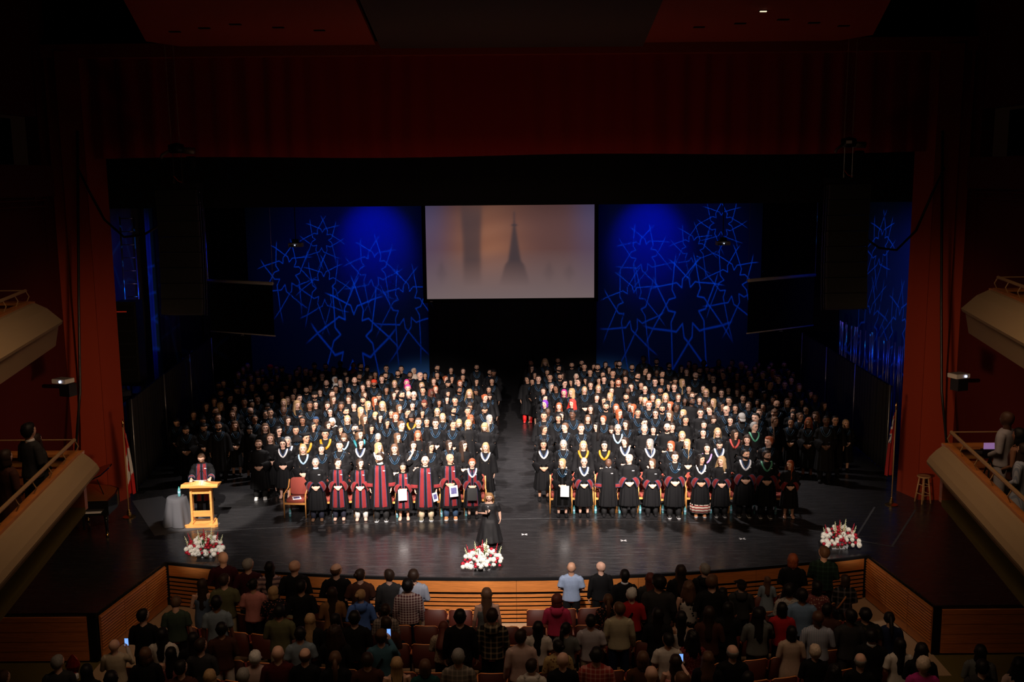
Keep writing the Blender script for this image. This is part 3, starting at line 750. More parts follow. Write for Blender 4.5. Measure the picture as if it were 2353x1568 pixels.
struct('wall_stage_left', MB().box((-14.3, 35, 4), (.2, 15, 9)), mat('dark_grey_wall', (.10, .10, .12), .8))
mb = MB(); pleat(mb, -13.15, -12.8, 37.2, .01, 9.5, .02, .2); mb.build('tab_curtain', M_cyc, None, True, label='narrow bright blue lit curtain strip left of the left speaker array', cat='curtain')
mb = MB(); pleat(mb, -12.6, -11.9, 36.6, .01, 9.5, .02, .25); mb.build('leg_curtain', M_black, None, True, label='narrow black curtain hidden behind the left speaker array', cat='curtain')
struct('wall_stage_right', MB().box((13.2, 35, 4), (.2, 15, 9)), M_cyc)
for lb, x0, x1, yy in (('black leg curtain behind the left speaker array', -12.2, -10.35, 40.4), ('black leg curtain behind the right speaker array', 9.85, 12.9, 40.4)):
    mb = MB(); pleat(mb, x0, x1, yy, .01, 11.5, .03, .4); mb.build('leg_curtain', M_black, None, True, label=lb, cat='curtain')
mb = MB(); pleat(mb, -3.3, 3.35, 40.4, .01, 11.5, .03, .5); mb.build('centre_curtain', M_black, None, True, label='black curtain below and behind the large projection screen', cat='curtain')
# pipe and drape along both sides
M_drape = mat('black_drape', (.02, .02, .024), .8, spec=.2)
for lb, a, b in (('left', (-10.75, 28.3), (-11.75, 39.6)), ('right', (11.03, 29.35), (11.35, 39.6))):
    t = thing('side_drape', 'low black pleated drape on upright poles along the %s of the stage' % lb, 'drape', (0, 0, 0))
    mb = MB(); pleat(mb, a[0], b[0], a[1], .03, 2.62, .035, .28, y1=b[1]); mb.build('drape', M_drape, t, True)
    for f in (0, .33, .66, 1):
        p = (a[0] + (b[0] - a[0]) * f, a[1] + (b[1] - a[1]) * f)
        o = MB().cyl((p[0] - (.06 if lb == 'right' else -.06), p[1], 0), .022, 2.68, 8).build('pole', mat('grey_metal', (.35, .36, .38), .35, metal=.8), t, True)
        MB().box((p[0] - (.06 if lb == 'right' else -.06), p[1], .008), (.5, .45, .012)).build('base_plate', M_blackmetal, o)
    MB().tube([(a[0], a[1], 2.63), (b[0], b[1], 2.63)], .02, 6).build('crossbar', M_blackmetal, t)

struct('ceiling_stage', MB().box((0, 35.3, 12.06), (28, 14.6, .1)), M_black)
# main screen
def screen_color(u, v):
    sm = lambda x, w: 1 / (1 + exp(max(-30, min(30, -x / w))))
    g = exp(-((u - .37) / .20) ** 2) * (.4 + .6 * exp(-((v - .55) / .35) ** 2))
    c = Vector((.13, .062, .058)).lerp(Vector((.30, .125, .075)), g)
    if v < .5: c = c.lerp(Vector((.20, .145, .145)), (1 - v / .5) ** .8)
    e = sm(.10 - u, .035) + sm(u - .90, .035)
    c = c.lerp(Vector((.085, .085, .20)), min(1, e) * (.75 * v + .05))
    c = c * (1 - .35 * sm(v - .85, .05))
    c += Vector((.014, .007, .004)) * sin(v * 30 + sin(u * 9) * 1.5) * g * sm(v - .35, .03)
    t1 = sm(.053 + .03 * max(0, v - .55) - abs(u - .272), .006) * sm(.95 - v, .05)
    w2 = .003 + max(0, .80 - v) * .085 if v > .40 else .037 + (.40 - v) * .16 + .012 * sm(.36 - v, .01)
    if .73 < v < .76: w2 += .008
    t2 = sm(w2 - abs(u - .525), .004) * sm(.88 - v, .01)
    t3 = max(.5 * sm(.03 * max(.15, 1 - abs(v - .25) / .14) - abs(u - q), .008) * sm(h - v, .02) for q, h in ((.09, .38), (.73, .36), (.85, .33)))
    k = max(t1 * .85, t2, t3)
    return c.lerp(Vector((.058, .043, .050)), k * min(1, max(0.0, (v - .12) / .28)) * .92)
t = thing('projection_screen', 'large screen showing a hazy orange sky behind dark tower silhouettes', 'screen', (0, 37, 0))
NX, NZ = 220, 130; X0, X1, Z0, Z1 = -3.05, 2.98, 4.42, 8.1
vs = [(X0 + (X1 - X0) * i / NX, 0, Z0 + (Z1 - Z0) * j / NZ) for j in range(NZ + 1) for i in range(NX + 1)]
fs = [(j * (NX + 1) + i, j * (NX + 1) + i + 1, (j + 1) * (NX + 1) + i + 1, (j + 1) * (NX + 1) + i) for j in range(NZ) for i in range(NX)]
pic = MB().add(vs, fs)
m = mat('projected_picture', (.015, .015, .015), 1.0, spec=0.0); nt = m.node_tree
an = nt.nodes.new('ShaderNodeAttribute'); an.attribute_name = 'Col'; nt.links.new(an.outputs['Color'], nt.nodes['Principled BSDF'].inputs['Emission Color']); nt.nodes['Principled BSDF'].inputs['Emission Strength'].default_value = .8
po = pic.build('picture', m, t)
ca = po.data.color_attributes.new('Col', 'FLOAT_COLOR', 'POINT'); buf = []
for j in range(NZ + 1):
    for i in range(NX + 1): c = screen_color(i / NX, j / NZ * 1.04); buf += [c.x, c.y, c.z, 1]
ca.data.foreach_set('color', buf)
for xx in (-2.6, 2.55): MB().tube([(xx, .02, 8.2), (xx, .02, 12.02)], .01, 5).build('wire', M_blackmetal, t)
for nm, c, d in (('frame', (-.035, .02, 4.35), (6.3, .05, .14)), ('frame', (-3.12, .02, 6.4), (.14, .05, 4.2)), ('frame', (3.05, .02, 6.4), (.14, .05, 4.2))): MB().box(c, d).build(nm, M_black, t)
MB().box((-2.9, -.02, 4.33), (.09, .01, .02)).build('maker_plate', M_paper, t)
# side screens seen edge on, with hanging wires
for lb, a, b, wx in (('left', (478, 645), (627, 652), 620), ('right', (1873, 632), (1719, 645), 1724)):
    P1, P2 = at_z(a[0], a[1], 5.45), at_z(b[0], b[1], 5.45)
    t = thing('side_screen', 'dark roll-down screen with white top tube beside the %s speaker array' % lb, 'screen')
    mid = (P1 + P2) / 2; d = P2 - P1; L = d.length; d.normalize(); R = Matrix((d, Vector((-d.y, d.x, 0)), Vector((0, 0, 1)))).transposed()
    MB().tube([P1, P2], .055, 10).build('top_tube', mat('white_metal', (.75, .7, .68), .4), t, True)
    MB().box((mid.x, mid.y, 4.6), (L - .06, .02, 1.66), m=R).build('screen_cloth', M_black, t)
    MB().tube([(P1.x, P1.y, 3.76), (P2.x, P2.y, 3.76)], .026, 8).build('bottom_bar', MATS['white_metal'], t, True)
    MB().tube([(mid.x, mid.y - .03, 3.76), (mid.x + .05, mid.y - .03, 3.70), (mid.x - .05, mid.y - .03, 3.70), (mid.x, mid.y - .03, 3.76)], .008, 5).build('pull_handle', MATS['white_metal'], t)
    for P in (P1, P2): MB().tube([(P.x, P.y, 5.5), (P.x, P.y, 12.0)], .006, 5).build('wire', MATS['grey_metal'], t)
# hanging projectors
for lb, px, py in (('left', 680, 563), ('right', 1661, 559)):
    p = at_y(px, py, 33.0); t = thing('ceiling_projector', 'small projector hung on a pole in front of the %s star pattern' % lb, 'projector', tuple(p))
    MB().box((0, 0, 0), (.42, .34, .12)).build('body', mat('projector_grey', (.3, .28, .26), .5), t)
    MB().tube([(0, 0, .06), (0, 0, 12.02 - p.z)], .015, 6).build('pole', M_blackmetal, t)
    MB().box((0, 0, .12), (.2, .2, .12)).build('bracket', M_blackmetal, t)
    MB().tube([(.0, -.17, 0), (.0, -.20, 0)], .016, 10).build('lens', mat('lens_glow', (.5, .6, 1), emit=(.6, .7, 1), estr=2.0), t)
    for k in range(5): MB().box((-.16 + k * .05, -.172, -.02), (.03, .01, .05)).build('vent', M_black, t)
# wall projectors
for lb, px, py, sx in (('left', 145, 875, -1), ('right', 2203, 863, 1)):
    p = at_y(px, py, 24.0); t = thing('wall_projector', 'white projector with glowing lens on a bracket by the %s red wall' % lb, 'projector', tuple(p), sx * .35)
    mb = MB(); mb.rings(lambda i, k: ((-.2, .2, .2, -.2)[k] * (1 - .06 * (i in (0, 3))), (-.15, -.15, .15, .15)[k] * (1 - .06 * (i in (0, 3))), (-.055, -.04, .04, .055)[i]), 4, 4)
    mb.build('body', mat('projector_white', (.55, .52, .5), .5), t)
    MB().tube([(.06, -.15, 0), (.06, -.18, 0)], .03, 12).build('lens', MATS['lens_glow'], t)
    MB().box((0, .0, .057), (.16, .12, .006)).build('top_plate', MATS['projector_white'], t)
    MB().box((.08, .05, -.22), (.3, .25, .30)).build('mount', M_blackmetal, t)
    MB().tube([(.08, .05, -.15), (sx * 1.1, .5, -.3)], .05, 8).build('arm', M_blackmetal, t)

# line arrays
def chain(mb, a, b, link=.075):
    a, b = Vector(a), Vector(b); n = int((b - a).length / link)
    for i in range(n):
        c = a.lerp(b, (i + .5) / n); s = .012; u = Vector((1, 0, 0)) if i % 2 else Vector((0, 1, 0))
        ps = [c + u * (s * cos(q)) + Vector((0, 0, 1)) * (link * .62 * sin(q)) for q in (0, 1.05, 2.1, pi, 4.2, 5.25, 0)]
        mb.tube(ps, .006, 4, up=(u.y, u.x, 0), caps=False)
M_box = mat('charcoal_speaker', (.018, .018, .019), .55, noise=.2, nscale=90)
for lb, sx, X in (('left', -1, -8.12), ('right', 1, 8.24)):
    t = thing('speaker_array', 'tall hanging column of black loudspeaker boxes, %s of the stage' % lb, 'loudspeaker', (X, 25.5, 8.5))
    z = 0.0; y = 0.0
    MB().box((0, 0, .08), (1.02, .6, .12)).build('flying_frame', M_blackmetal, t)
    for k in range(8):
        a = radians(-1.0 - k * 1.5); h = .385
        R = Matrix.Rotation(a, 3, 'X'); c = Vector((sx * -.010 * k, y, z)) + R @ Vector((0, 0, -h / 2))
        mb = MB(); pts = [(-.5, -.24), (.5, -.24), (.5, -.02), (.36, .26), (-.36, .26), (-.5, -.02)]
        vs = [c + R @ Vector((p[0], p[1], s * (h / 2 - .012))) for s in (-1, 1) for p in pts]
        mb.add(vs, [(5, 4, 3, 2, 1, 0), (6, 7, 8, 9, 10, 11)] + [(i, (i + 1) % 6, 6 + (i + 1) % 6, 6 + i) for i in range(6)])
        b = mb.build('cabinet', M_box, t)
        g = MB(); g.box(c + R @ Vector((0, -.25, 0)), (.92, .02, h - .06), m=R); g.build('grille', mat('speaker_grille', (.012, .012, .012), .7), b)
        for e in (-1, 1):
            g = MB(); xx = e * .515
            g.box(c + R @ Vector((xx, -.10, 0)), (.02, .05, h + .02), m=R); g.box(c + R @ Vector((xx, .1, 0)), (.02, .05, h + .02), m=R); g.build('rigging', M_blackmetal, b)
            for q in (-.13, .13):
                g = MB(); g.sphere(c + R @ Vector((xx + e * .015, -.1, q)), .016, 6, 4); g.sphere(c + R @ Vector((xx + e * .012, .05, q * .6)), .012, 6, 4); g.build('pin', M_chrome, b)
        e = R @ Vector((0, 0, -h)); y += e.y; z += e.z
    mo = thing('chain_hoist', 'motor hoist on two long chains above the %s speaker array' % lb, 'hoist', (X, 25.5, 9.45))
    MB().tube([(-.18, 0, .03), (.0, 0, .05), (.16, 0, .04)], [(.06, .1), (.15, .13), (.08, .1)], 12).build('motor', M_blackmetal, mo, True)
    MB().tube([(.1, .05, 0), (.42, .05, -.02)], .075, 12).build('gearbox', mat('worn_metal', (.2, .17, .13), .5, metal=.6), mo, True)
    MB().tube([(-.18, -.05, -.02), (-.33, -.1, -.12), (-.36, -.1, -.2)], .035, 8).build('cable_plug', MATS['worn_metal'], mo, True)
    MB().lathe([(.03, -.35), (.11, -.3), (.12, -.08), (.1, -.05)], (.3, .12, -.1), 12).build('chain_bag', M_black, mo, True)
    for q in (-.12, .08):
        c = MB(); chain(c, (q, 0, .1), (q + sx * .02, 0, 2.48)); o = c.build('chain', mat('chain_steel', (.55, .5, .42), .4, metal=.9), mo); o['kind'] = 'stuff'
    for q in (-.1, .1):
        MB().tube([(q, 0, -.05), (q, 0, -.62), (q, 0, -.8)], .008, 5).build('sling', MATS['grey_metal'], mo)
        MB().tube([(q, 0, -.7), (q + .03, 0, -.76), (q, 0, -.85), (q - .03, 0, -.76), (q, 0, -.7)], .01, 5).build('shackle', MATS['worn_metal'], mo)
    MB().tube([(-.1, -.02, -.62), (0, -.02, -.74), (.1, -.02, -.78)], .012, 5).build('safety_strap', mat('orange_strap', (.8, .12, .03), .5), mo)
    if sx > 0: MB().box((-.05, -.15, .05), (.14, .01, .07)).build('label_plate', M_paper, mo)
# loose cables
for lb, pts in (('left', [(178, 385, 26.4), (205, 440, 26.4), (240, 505, 26.3), (285, 545, 26.2), (330, 540, 26.0), (372, 515, 25.8)]), ('right', [(2170, 385, 26.4), (2140, 450, 26.4), (2105, 530, 26.3), (2060, 575, 26.2), (2020, 570, 26.0), (1985, 545, 25.8)])):
    MB().tube([at_y(*p) for p in pts], .03, 8).build('cable', M_plastic, None, True, label='thick black cable sagging from the %s column to the speakers' % lb, cat='cable')
for lb, px in (('left', 178), ('right', 2166)):
    ps = [at_y(px, 300, 26.3), at_y(px + (3 if lb == 'left' else -3), 700, 26.3), at_y(px + (6 if lb == 'left' else -2), 900, 26.2), at_y(px - (5 if lb == 'left' else -12), 1050, 25.9)]
    MB().tube(ps, .035, 8).build('cable_run', M_plastic, None, True, label='black cable running down the %s red column' % lb, cat='cable')
# wing clutter
t = thing('pipe_rack', 'row of tall shiny pipes lit blue in the right wing', 'pipes', (0, 0, 0))
random.seed(3)
M_tube = mat('steel_tube', (.5, .52, .6), .25, metal=.9)
yy = 30.2
while yy < 38.2:
    MB().tube([(12.3 + random.uniform(-.05, .05), yy, 0), (12.3, yy, 3.35 + random.uniform(-.06, .06))], random.choice((.02, .03, .04)), 8).build('pipe', M_tube, t, True)
    yy += random.choice((.13, .17, .22, .34, .5))
t = thing('ladder_truss', 'upright ladder truss standing in the dark left wing', 'truss', (-12.3, 33.2, 0))
for q in (-.22, .22): MB().tube([(q, 0, 0), (q, 0, 7.6)], .03, 8).build('upright', M_tube, t, True)
for k in range(18): MB().tube([(-.22, 0, .4 + k * .42), (.22, 0, .4 + k * .42)], .016, 6).build('rung', M_tube, t, True)
t = thing('equipment_rack', 'tall black equipment rack in the left wing', 'rack', (-11.75, 31.4, 2.7))
MB().box((0, 0, 1.1), (.65, .6, 2.6)).build('case', M_plastic, t)
for k in range(6): MB().box((0, -.31, .1 + k * .4), (.56, .02, .34)).build('unit', M_blackmetal, t)
MB().box((-.1, -.33, 2.1), (.3, .01, .03)).build('red_light', mat('red_indicator', (.5, .02, .01), emit=(1, .05, .02), estr=.12), t)
for q in (-.25, .25): MB().tube([(q, 0, -.2), (q, 0, -2.7)], .03, 6).build('leg', M_tube, t)
t = thing('equipment_table', 'cluttered equipment table behind the left drape', 'table', (-12.0, 30.0, 0))
MB().box((0, 0, 2.3), (1.1, 1.6, .05)).build('top', M_plastic, t)
for a in (-.45, .45):
    for b in (-.7, .7): MB().tube([(a, b, 0), (a, b, 2.3)], .025, 6).build('leg', M_tube, t)
for k in range(7): MB().box((random.uniform(-.4, .4), random.uniform(-.6, .6), 2.42), (.25, .2, random.uniform(.1, .25)), random.random()).build('device', mat('blue_grey_case', (.2, .22, .3), .3), t)
# ------------------------------------------------------------------ side boxes
M_rail = mat('pale_wood_rail', (.42, .26, .12), .4)
def side_box(lb, sx, path, zt, prof, floor_d, label):
    "path: two plan points of the parapet top going towards the hall; prof: (outward, down) points"
    t = thing('side_box', label, 'balcony')
    A, B = Vector((path[0][0] * sx, path[0][1], 0)), Vector((path[1][0] * sx, path[1][1], 0))
    d = (B - A).normalized(); out = Vector((-sx, 0, 0)); out = (out - d * out.dot(d)).normalized()
    pts = [A + d * -.0, B]
    mb = MB(); n = len(prof)
    def fn(i, k):
        # the nose end tapers: corner point shifted forward with the outward distance
        o, dz = prof[k]; p = (A - d * (o * .35)) if i == 0 else B
        p = p + out * o; return (p.x, p.y, zt - dz)
    mb.rings(fn, 2, n); mb.build('parapet', M_beige, t)
    # end wall facing the stage, wood lined inside
    w = 4.2; E = A + Vector((sx * w, 0, 0))
    MB().box(((A.x + E.x) / 2, A.y + .05, zt - .55), (w, .12, 1.0)).build('end_wall', M_slat2, t)
    for k in range(3): MB().box(((A.x + E.x) / 2, A.y - .03, zt - .16 - k * .17), (w, .05, .12)).build('board', M_oak if k < 1 else M_slat2, t)
    MB().box(((A.x + E.x) / 2, A.y, zt + .0), (w, .28, .05)).build('ledge', M_slat, t)
    R = Matrix((d, Vector((-d.y, d.x, 0)), Vector((0, 0, 1)))).transposed(); mid = (A + B) / 2 - out * .08
    MB().box((mid.x, mid.y, zt + .02), ((B - A).length, .12, .05), m=R).build('cap', M_slat, t)
    MB().prism([(A.x, A.y), (E.x, E.y), (E.x, B.y), (B.x, B.y)], zt - floor_d - .1, zt - floor_d).build('floor', M_green, t)
    P1, P2 = A - out * .1 + Vector((0, 0, zt + .26)), B - out * .1 + Vector((0, 0, zt + .26))
    MB().tube([E + Vector((0, 0, zt + .26)), P1], .014, 6).build('rail', M_rail, t)
    MB().tube([P1, P2], .032, 8).build('rail', M_rail, t)
    L = (P2 - P1).length; k = 0
    while k * .85 < L:
        p = P1 + d * (k * .85); MB().tube([p, p + out * .06 - Vector((0, 0, .12)), p - Vector((0, 0, .25))], .012, 6).build('stanchion', M_rail, t); k += 1
PROF = [(-.16, 0), (.04, 0), (.13, .09), (.23, .22), (.27, .31), (.26, .36), (.19, .40), (.08, .55), (-.05, .75), (-.16, .85)]
side_box('left', -1, ((7.72, 17.9), (6.72, 11.5)), 3.9, PROF, 1.0, 'beige side box with sloping parapet at the lower left')
side_box('right', 1, ((7.72, 17.9), (6.72, 11.5)), 3.9, PROF, 1.0, 'beige side box with sloping parapet at the lower right')
side_box('left', -1, ((9.65, 20.6), (8.7, 16.0)), 6.3, [(-.16, 0), (.06, 0), (.26, .12), (.52, .40), (.50, .46), (.44, .48), (.36, .9), (-.1, 1.1)], .9, 'smaller beige side box high on the left wall')
side_box('right', 1, ((9.65, 20.6), (8.7, 16.0)), 6.4, [(-.16, 0), (.06, 0), (.26, .12), (.52, .40), (.50, .46), (.44, .48), (.36, .9), (-.1, 1.1)], .9, 'smaller beige side box high on the right wall')

# brass handrails
for lb, sx, pts in (('left', -1, [(-60, 1368), (2, 1394), (30, 1410), (36, 1425), (40, 1500)]), ('right', 1, [(2420, 1350), (2353, 1376), (2338, 1392), (2333, 1410), (2329, 1470)])):
    base = at_z(*pts[-1], -1.06); t = thing('handrail', 'polished brass handrail post at the far %s of the hall' % lb, 'handrail')
    ps = [at_y(px, py, base.y) for px, py in pts]
    MB().tube(ps, .028, 10).build('rail', M_brass, t, True)
    MB().lathe([(.07, 0), (.07, .02), (.04, .05), (.03, .09)], tuple(base), 14).build('foot', M_brass, t, True)
struct('steps_left', MB().prism([(-14, 19.2), (-11.4, 19.2), (-11.0, 18.3), (-11.0, 14), (-14, 14)], -1.06, -.75), M_green)

# ------------------------------------------------------------------ stage props
def P(px, py, z=0): return at_z(px, py, z)
def quad(name, pts, m, label, cat, z=.004, parent=None):
    mb = MB().prism([(p.x, p.y) for p in pts], 0.0005, z); return mb.build(name, m, parent, label=label, cat=cat)
quad('floor_mat', [P(303, 1152), P(372, 1141), P(430, 1180), P(506, 1203), P(500, 1211), P(355, 1232)], mat('grey_mat_and_light_pool', (.05, .05, .055), .7, noise=.3, nscale=20), 'grey rubber mat and painted light pool under the lectern and draped table', 'mat', .006)  # mat outline and grey also paint in the lectern's pool of light
m_t = mat('white_tape', (.8, .8, .82), .5)
for lb, px, py in (('in front of the centre aisle', 1205, 1229), ('right of centre, middle of three', 1433, 1243), ('farthest right of three', 1706, 1239)):
    c = P(px, py); t = thing('tape_mark', 'white tape cross on the stage floor, ' + lb, 'tape', (c.x, c.y, .001))
    for a in (.6, -.6): MB().box((0, 0, .002), (.17, .03, .003), a).build('strip', m_t, t)
def line(pts, wd, m, label):
    mb = MB(); q = [P(*p) for p in pts]
    for a, b in zip(q, q[1:]):
        d = (b - a).normalized(); n = Vector((-d.y, d.x, 0)) * wd / 2; mb.add([a - n, b - n, b + n, a + n], [(0, 1, 2, 3)]); 
    mb.v = [(v[0], v[1], .0045) for v in mb.v]
    return mb.build('floor_line', m, label=label, cat='tape')
m_l = mat('faint_grey_tape', (.055, .055, .058), .6)
line([(445, 1224), (640, 1213), (860, 1203), (1060, 1196), (1250, 1192), (1500, 1197), (1800, 1212), (1985, 1234)], .03, m_l, 'long faint curved line of tape crossing the stage in front of the chairs')
line([(2010, 1166), (1962, 1243)], .05, m_l, 'grey tape line on the floor at right, left side of mat'); line([(2104, 1172), (2050, 1256)], .05, m_l, 'grey tape line on the floor at right, right side of mat'); line([(1968, 1242), (2056, 1258)], .04, m_l, 'grey tape line joining the two sides near the right flowers')
for lb, px, py in (('left', 740, 1219), ('right', 1668, 1210)): quad('floor_plate', [P(px - 9, py - 2), P(px + 9, py - 2), P(px + 8, py + 2), P(px - 9, py + 2)], m_l, 'small grey floor plate in front of the %s row of chairs' % lb, 'plate')
# lectern
c = P(468, 1204); t = thing('lectern', 'light oak lectern with curved top and slatted open base', 'lectern', (c.x, c.y, 0), .06)
mb = MB().prism([(-.42, -.26), (-.36, -.33), (.36, -.33), (.42, -.26), (.30, .22), (-.30, .22)], 0, .06); mb.build('base', M_oak, t)
for s in (-1, 1):
    MB().box((s * .245, -.07, .56), (.055, .16, 1.0)).build('post', M_oak, t); MB().box((s * .25, -.05, .075), (.09, .42, .05)).build('foot', M_oak, t)
MB().box((0, -.10, .93), (.44, .05, .20)).build('apron', M_oak, t); MB().box((0, -.09, .30), (.44, .04, .15)).build('stretcher', M_oak, t)
def ltop(i, k):
    x = -.46 + .92 * i / 16; h = .05 + .10 * (cos(min(1, abs(x) / .38) * pi) * .5 + .5)
    return [(x, -.27, 1.03), (x, -.27, 1.045 + h * .35), (x, -.20, 1.06 + h), (x, .22, 1.03 + h * .3), (x, .22, 1.03)][k]
MB().rings(ltop, 17, 5).build('top', M_oak, t)
for s in (-1, 1):
    g = MB().tube([(s * .14, .02, 1.12), (s * .12, .03, 1.22), (s * .03, .06, 1.37)], .006, 6); g.sphere((s * .03, .06, 1.38), .015, 8, 6); g.build('microphone', M_blackmetal, t, True)
MB().box((0, -.02, 1.155), (.3, .2, .01), m=Matrix.Rotation(-.3, 3, 'X')).build('papers', M_paper, t)
MB().tube([(.30, -.10, .06), (.30, -.12, .25)], .008, 6).build('cable_end', M_chrome, t)
# draped table and bottle
def drape_table(px, py):
    c = P(px, py); t = thing('draped_table', 'small round table under a long charcoal cloth beside the lectern', 'table', (c.x, c.y, 0))
    def fn(i, k):
        a = 2 * pi * k / 48; f = i / 9.0
        if i == 0: return (.02 * cos(a), .02 * sin(a), .74)
        if i == 1: return (.235 * cos(a), .235 * sin(a), .74)
        if i == 2: return (.25 * cos(a), .25 * sin(a), .725)
        g = (i - 2) / 7; r = .25 + .12 * g + .05 * g * sin(5 * a + 1) + .025 * g * sin(11 * a); return (r * cos(a), r * sin(a), .725 - .70 * g)
    MB().rings(fn, 10, 48, caps=False).build('tablecloth', mat('charcoal_cloth', (.075, .075, .085), .85, spec=.2, bump=.1, nscale=30), t, True)
    MB().cyl((0, 0, .70), .23, .03, 20).build('table_top', M_plastic, t); MB().cyl((0, 0, .02), .04, .68, 10).build('pedestal', M_plastic, t); MB().cyl((0, 0, 0), .2, .02, 16).build('foot', M_plastic, t)
    return c
dt = drape_table(410, 1206)
M_water = mat('bottle_plastic', (.25, .75, .85), .08, spec=.8); M_water.node_tree.nodes['Principled BSDF'].inputs['Transmission Weight'].default_value = .55
M_cap = mat('teal_cap', (.02, .35, .3), .4)
def _bottle(mb): mb.lathe([(.028, 0), (.033, .01), (.033, .07), (.030, .09), (.033, .11), (.033, .145), (.024, .18), (.013, .195), (.013, .205)], (0, 0, 0), 12)
ME_bottle = shared('bottle', _bottle); ME_cap = shared('bottle_cap', lambda mb: mb.cyl((0, 0, .202), .015, .018, 10)); ME_lab = shared('bottle_label', lambda mb: mb.lathe([(.0335, .075), (.0345, .08), (.0345, .115), (.0335, .12)], (0, 0, 0), 12))
def bottle(x, y, z, label, s=1.0):
    t = thing('water_bottle', label, 'bottle', (x, y, z), 0, 'small plastic water bottles'); t.scale = (s, s, s)
    inst('body', ME_bottle, t, M_water); inst('bottle_cap', ME_cap, t, M_cap); inst('paper_label', ME_lab, t, MATS['pale_blue_satin'])
bottle(dt.x + .06, dt.y + .03, .742, 'water bottle standing on the round draped table', 1.15)

# flags
def flag(lb, px, py, h, colorfn, label):
    c = P(px, py); t = thing('flag', label, 'flag', (c.x, c.y, 0))
    MB().lathe([(.17, 0), (.17, .02), (.06, .06), (.05, .14), (.03, .2), (.02, .22)], (0, 0, 0), 10).build('base', M_brass, t)
    MB().cyl((0, 0, .2), .016, h - .2, 8).build('pole', M_rail, t, True)
    MB().lathe([(.01, 0), (.035, .03), (.02, .07), (.035, .10), (.003, .22)], (0, 0, h), 8).build('finial', M_brass, t, True)
    s = 1 if lb == 'left' else -1
    mb = MB(); NU, NV = 28, 50
    def fn(i, k):
        v = i / (NV - 1); u = k / (NU - 1)
        w = (.05 + .15 * v ** .7) * u; return (s * (.02 + w), .05 * sin(u * 13 + v * 2) * (.3 + u) + .03 * sin(u * 5), h - .06 - 1.72 * v - .20 * u * (1 - v))
    mb.rings(fn, NV, NU, caps=False, close=False)
    m = mat('flag_' + lb, (.5, .01, .01), .7, spec=.2, sheen=.3); nt = m.node_tree; an = nt.nodes.new('ShaderNodeAttribute'); an.attribute_name = 'Col'; nt.links.new(an.outputs['Color'], nt.nodes['Principled BSDF'].inputs['Base Color'])
    o = mb.build('flag_cloth', m, t, True); ca = o.data.color_attributes.new('Col', 'FLOAT_COLOR', 'POINT'); buf = []
    for i in range(NV):
        for k in range(NU): buf += [*colorfn(k / (NU - 1), i / (NV - 1)), 1]
    ca.data.foreach_set('color', buf)
RED, WHT, BLU = (.55, .012, .012), (.75, .75, .78), (.02, .03, .2)
def canada(u, v):
    q = v + .25 * (u - .5)
    if q < .30 or q > .74: return RED
    du, dv = abs(u - .45), q - .52
    if dv > -.13 and dv < .10 and du < .22 * (1 - abs(dv) / .14) + .05 * (abs(sin(dv * 60))): return RED
    return WHT
def ensign(u, v):
    if v < .42 and u > .45:
        a, b = (u - .45) / .55, v / .42
        if abs(a - .5) < .1 or abs(b - .5) < .1: return RED
        if abs(a - .5) < .17 or abs(b - .5) < .17 or abs(a - b) < .1 or abs(a + b - 1) < .1: return WHT
        return BLU
    return (.35, .008, .01)
flag('left', 297, 1189, 2.42, canada, 'red and white flag with a red maple leaf hanging from a pole')
flag('right', 2048, 1161, 2.6, ensign, 'red flag hanging beside the right red column')
# stool
c = P(2120, 1155); t = thing('bar_stool', 'plain round wooden bar stool in front of the right column', 'stool', (c.x, c.y, 0), .3)
M_st = wood('pale_birch', (.55, .33, .16))
MB().lathe([(.14, .70), (.175, .71), (.18, .73), (.17, .745), (.14, .74)], (0, 0, 0), 20).build('seat', M_st, t, True)
for a in range(4):
    q = pi / 4 + a * pi / 2; MB().tube([(.11 * cos(q), .11 * sin(q), .71), (.2 * cos(q), .2 * sin(q), 0)], [.018, .021], 8).build('leg', M_st, t, True)
for a in range(4):
    for z in (.22 + .03 * (a % 2), .47 + .03 * (a % 2)):
        r = .2 - .09 * z / .71; q, q2 = pi / 4 + a * pi / 2, pi / 4 + (a + 1) * pi / 2
        MB().tube([(r * cos(q), r * sin(q), z), (r * cos(q2), r * sin(q2), z)], .01, 6).build('rung', M_st, t)
# grand piano
M_lac = mat('black_lacquer', (.006, .006, .006), .08, spec=.7)
t = thing('grand_piano', 'black grand piano with raised lid half hidden behind the left side box', 'piano', (-10.75, 25.0, 0), .1)
outl = [(-.75, -.75), (.75, -.75), (.78, -.1), (.72, .35), (.45, .62), (.1, .75), (-.3, .95), (-.65, .95), (-.75, .7)]
MB().prism(outl, .62, .98).build('case', M_lac, t)
MB().prism([(x * .94, y * .94) for x, y in outl], .975, .985).build('soundboard', mat('gold_plate', (.6, .28, .09), .35, metal=.7), t)
lid = MB().prism(outl, 0, .03); R = Matrix.Translation((-.75, 0, 1.0)) @ Matrix.Rotation(-.42, 4, 'Y') @ Matrix.Translation((.75, 0, 0))
lid.v = [tuple(R @ Vector(v)) for v in lid.v]; lid.build('lid', M_lac, t)
MB().tube([(.5, -.2, .98), (.36, -.2, 1.38)], .012, 6).build('lid_prop', M_lac, t)
for x, y in ((-.6, -.55), (.62, -.55), (-.2, .7)):
    o = MB().tube([(x, y, .62), (x, y, .4), (x, y, .1)], [.07, .05, .035], 8).build('leg', M_lac, t, True)
    MB().tube([(x - .03, y, .05), (x + .03, y, .05)], .05, 12).build('caster', M_brass, o, True)
MB().box((0, -.82, .70), (1.3, .18, .05)).build('keybed', M_lac, t); MB().box((0, -.83, .73), (1.2, .12, .015)).build('keys', M_paper, t)
MB().tube([(0, -.3, .6), (0, -.3, .12)], .03, 6).build('pedal_lyre', M_lac, t)

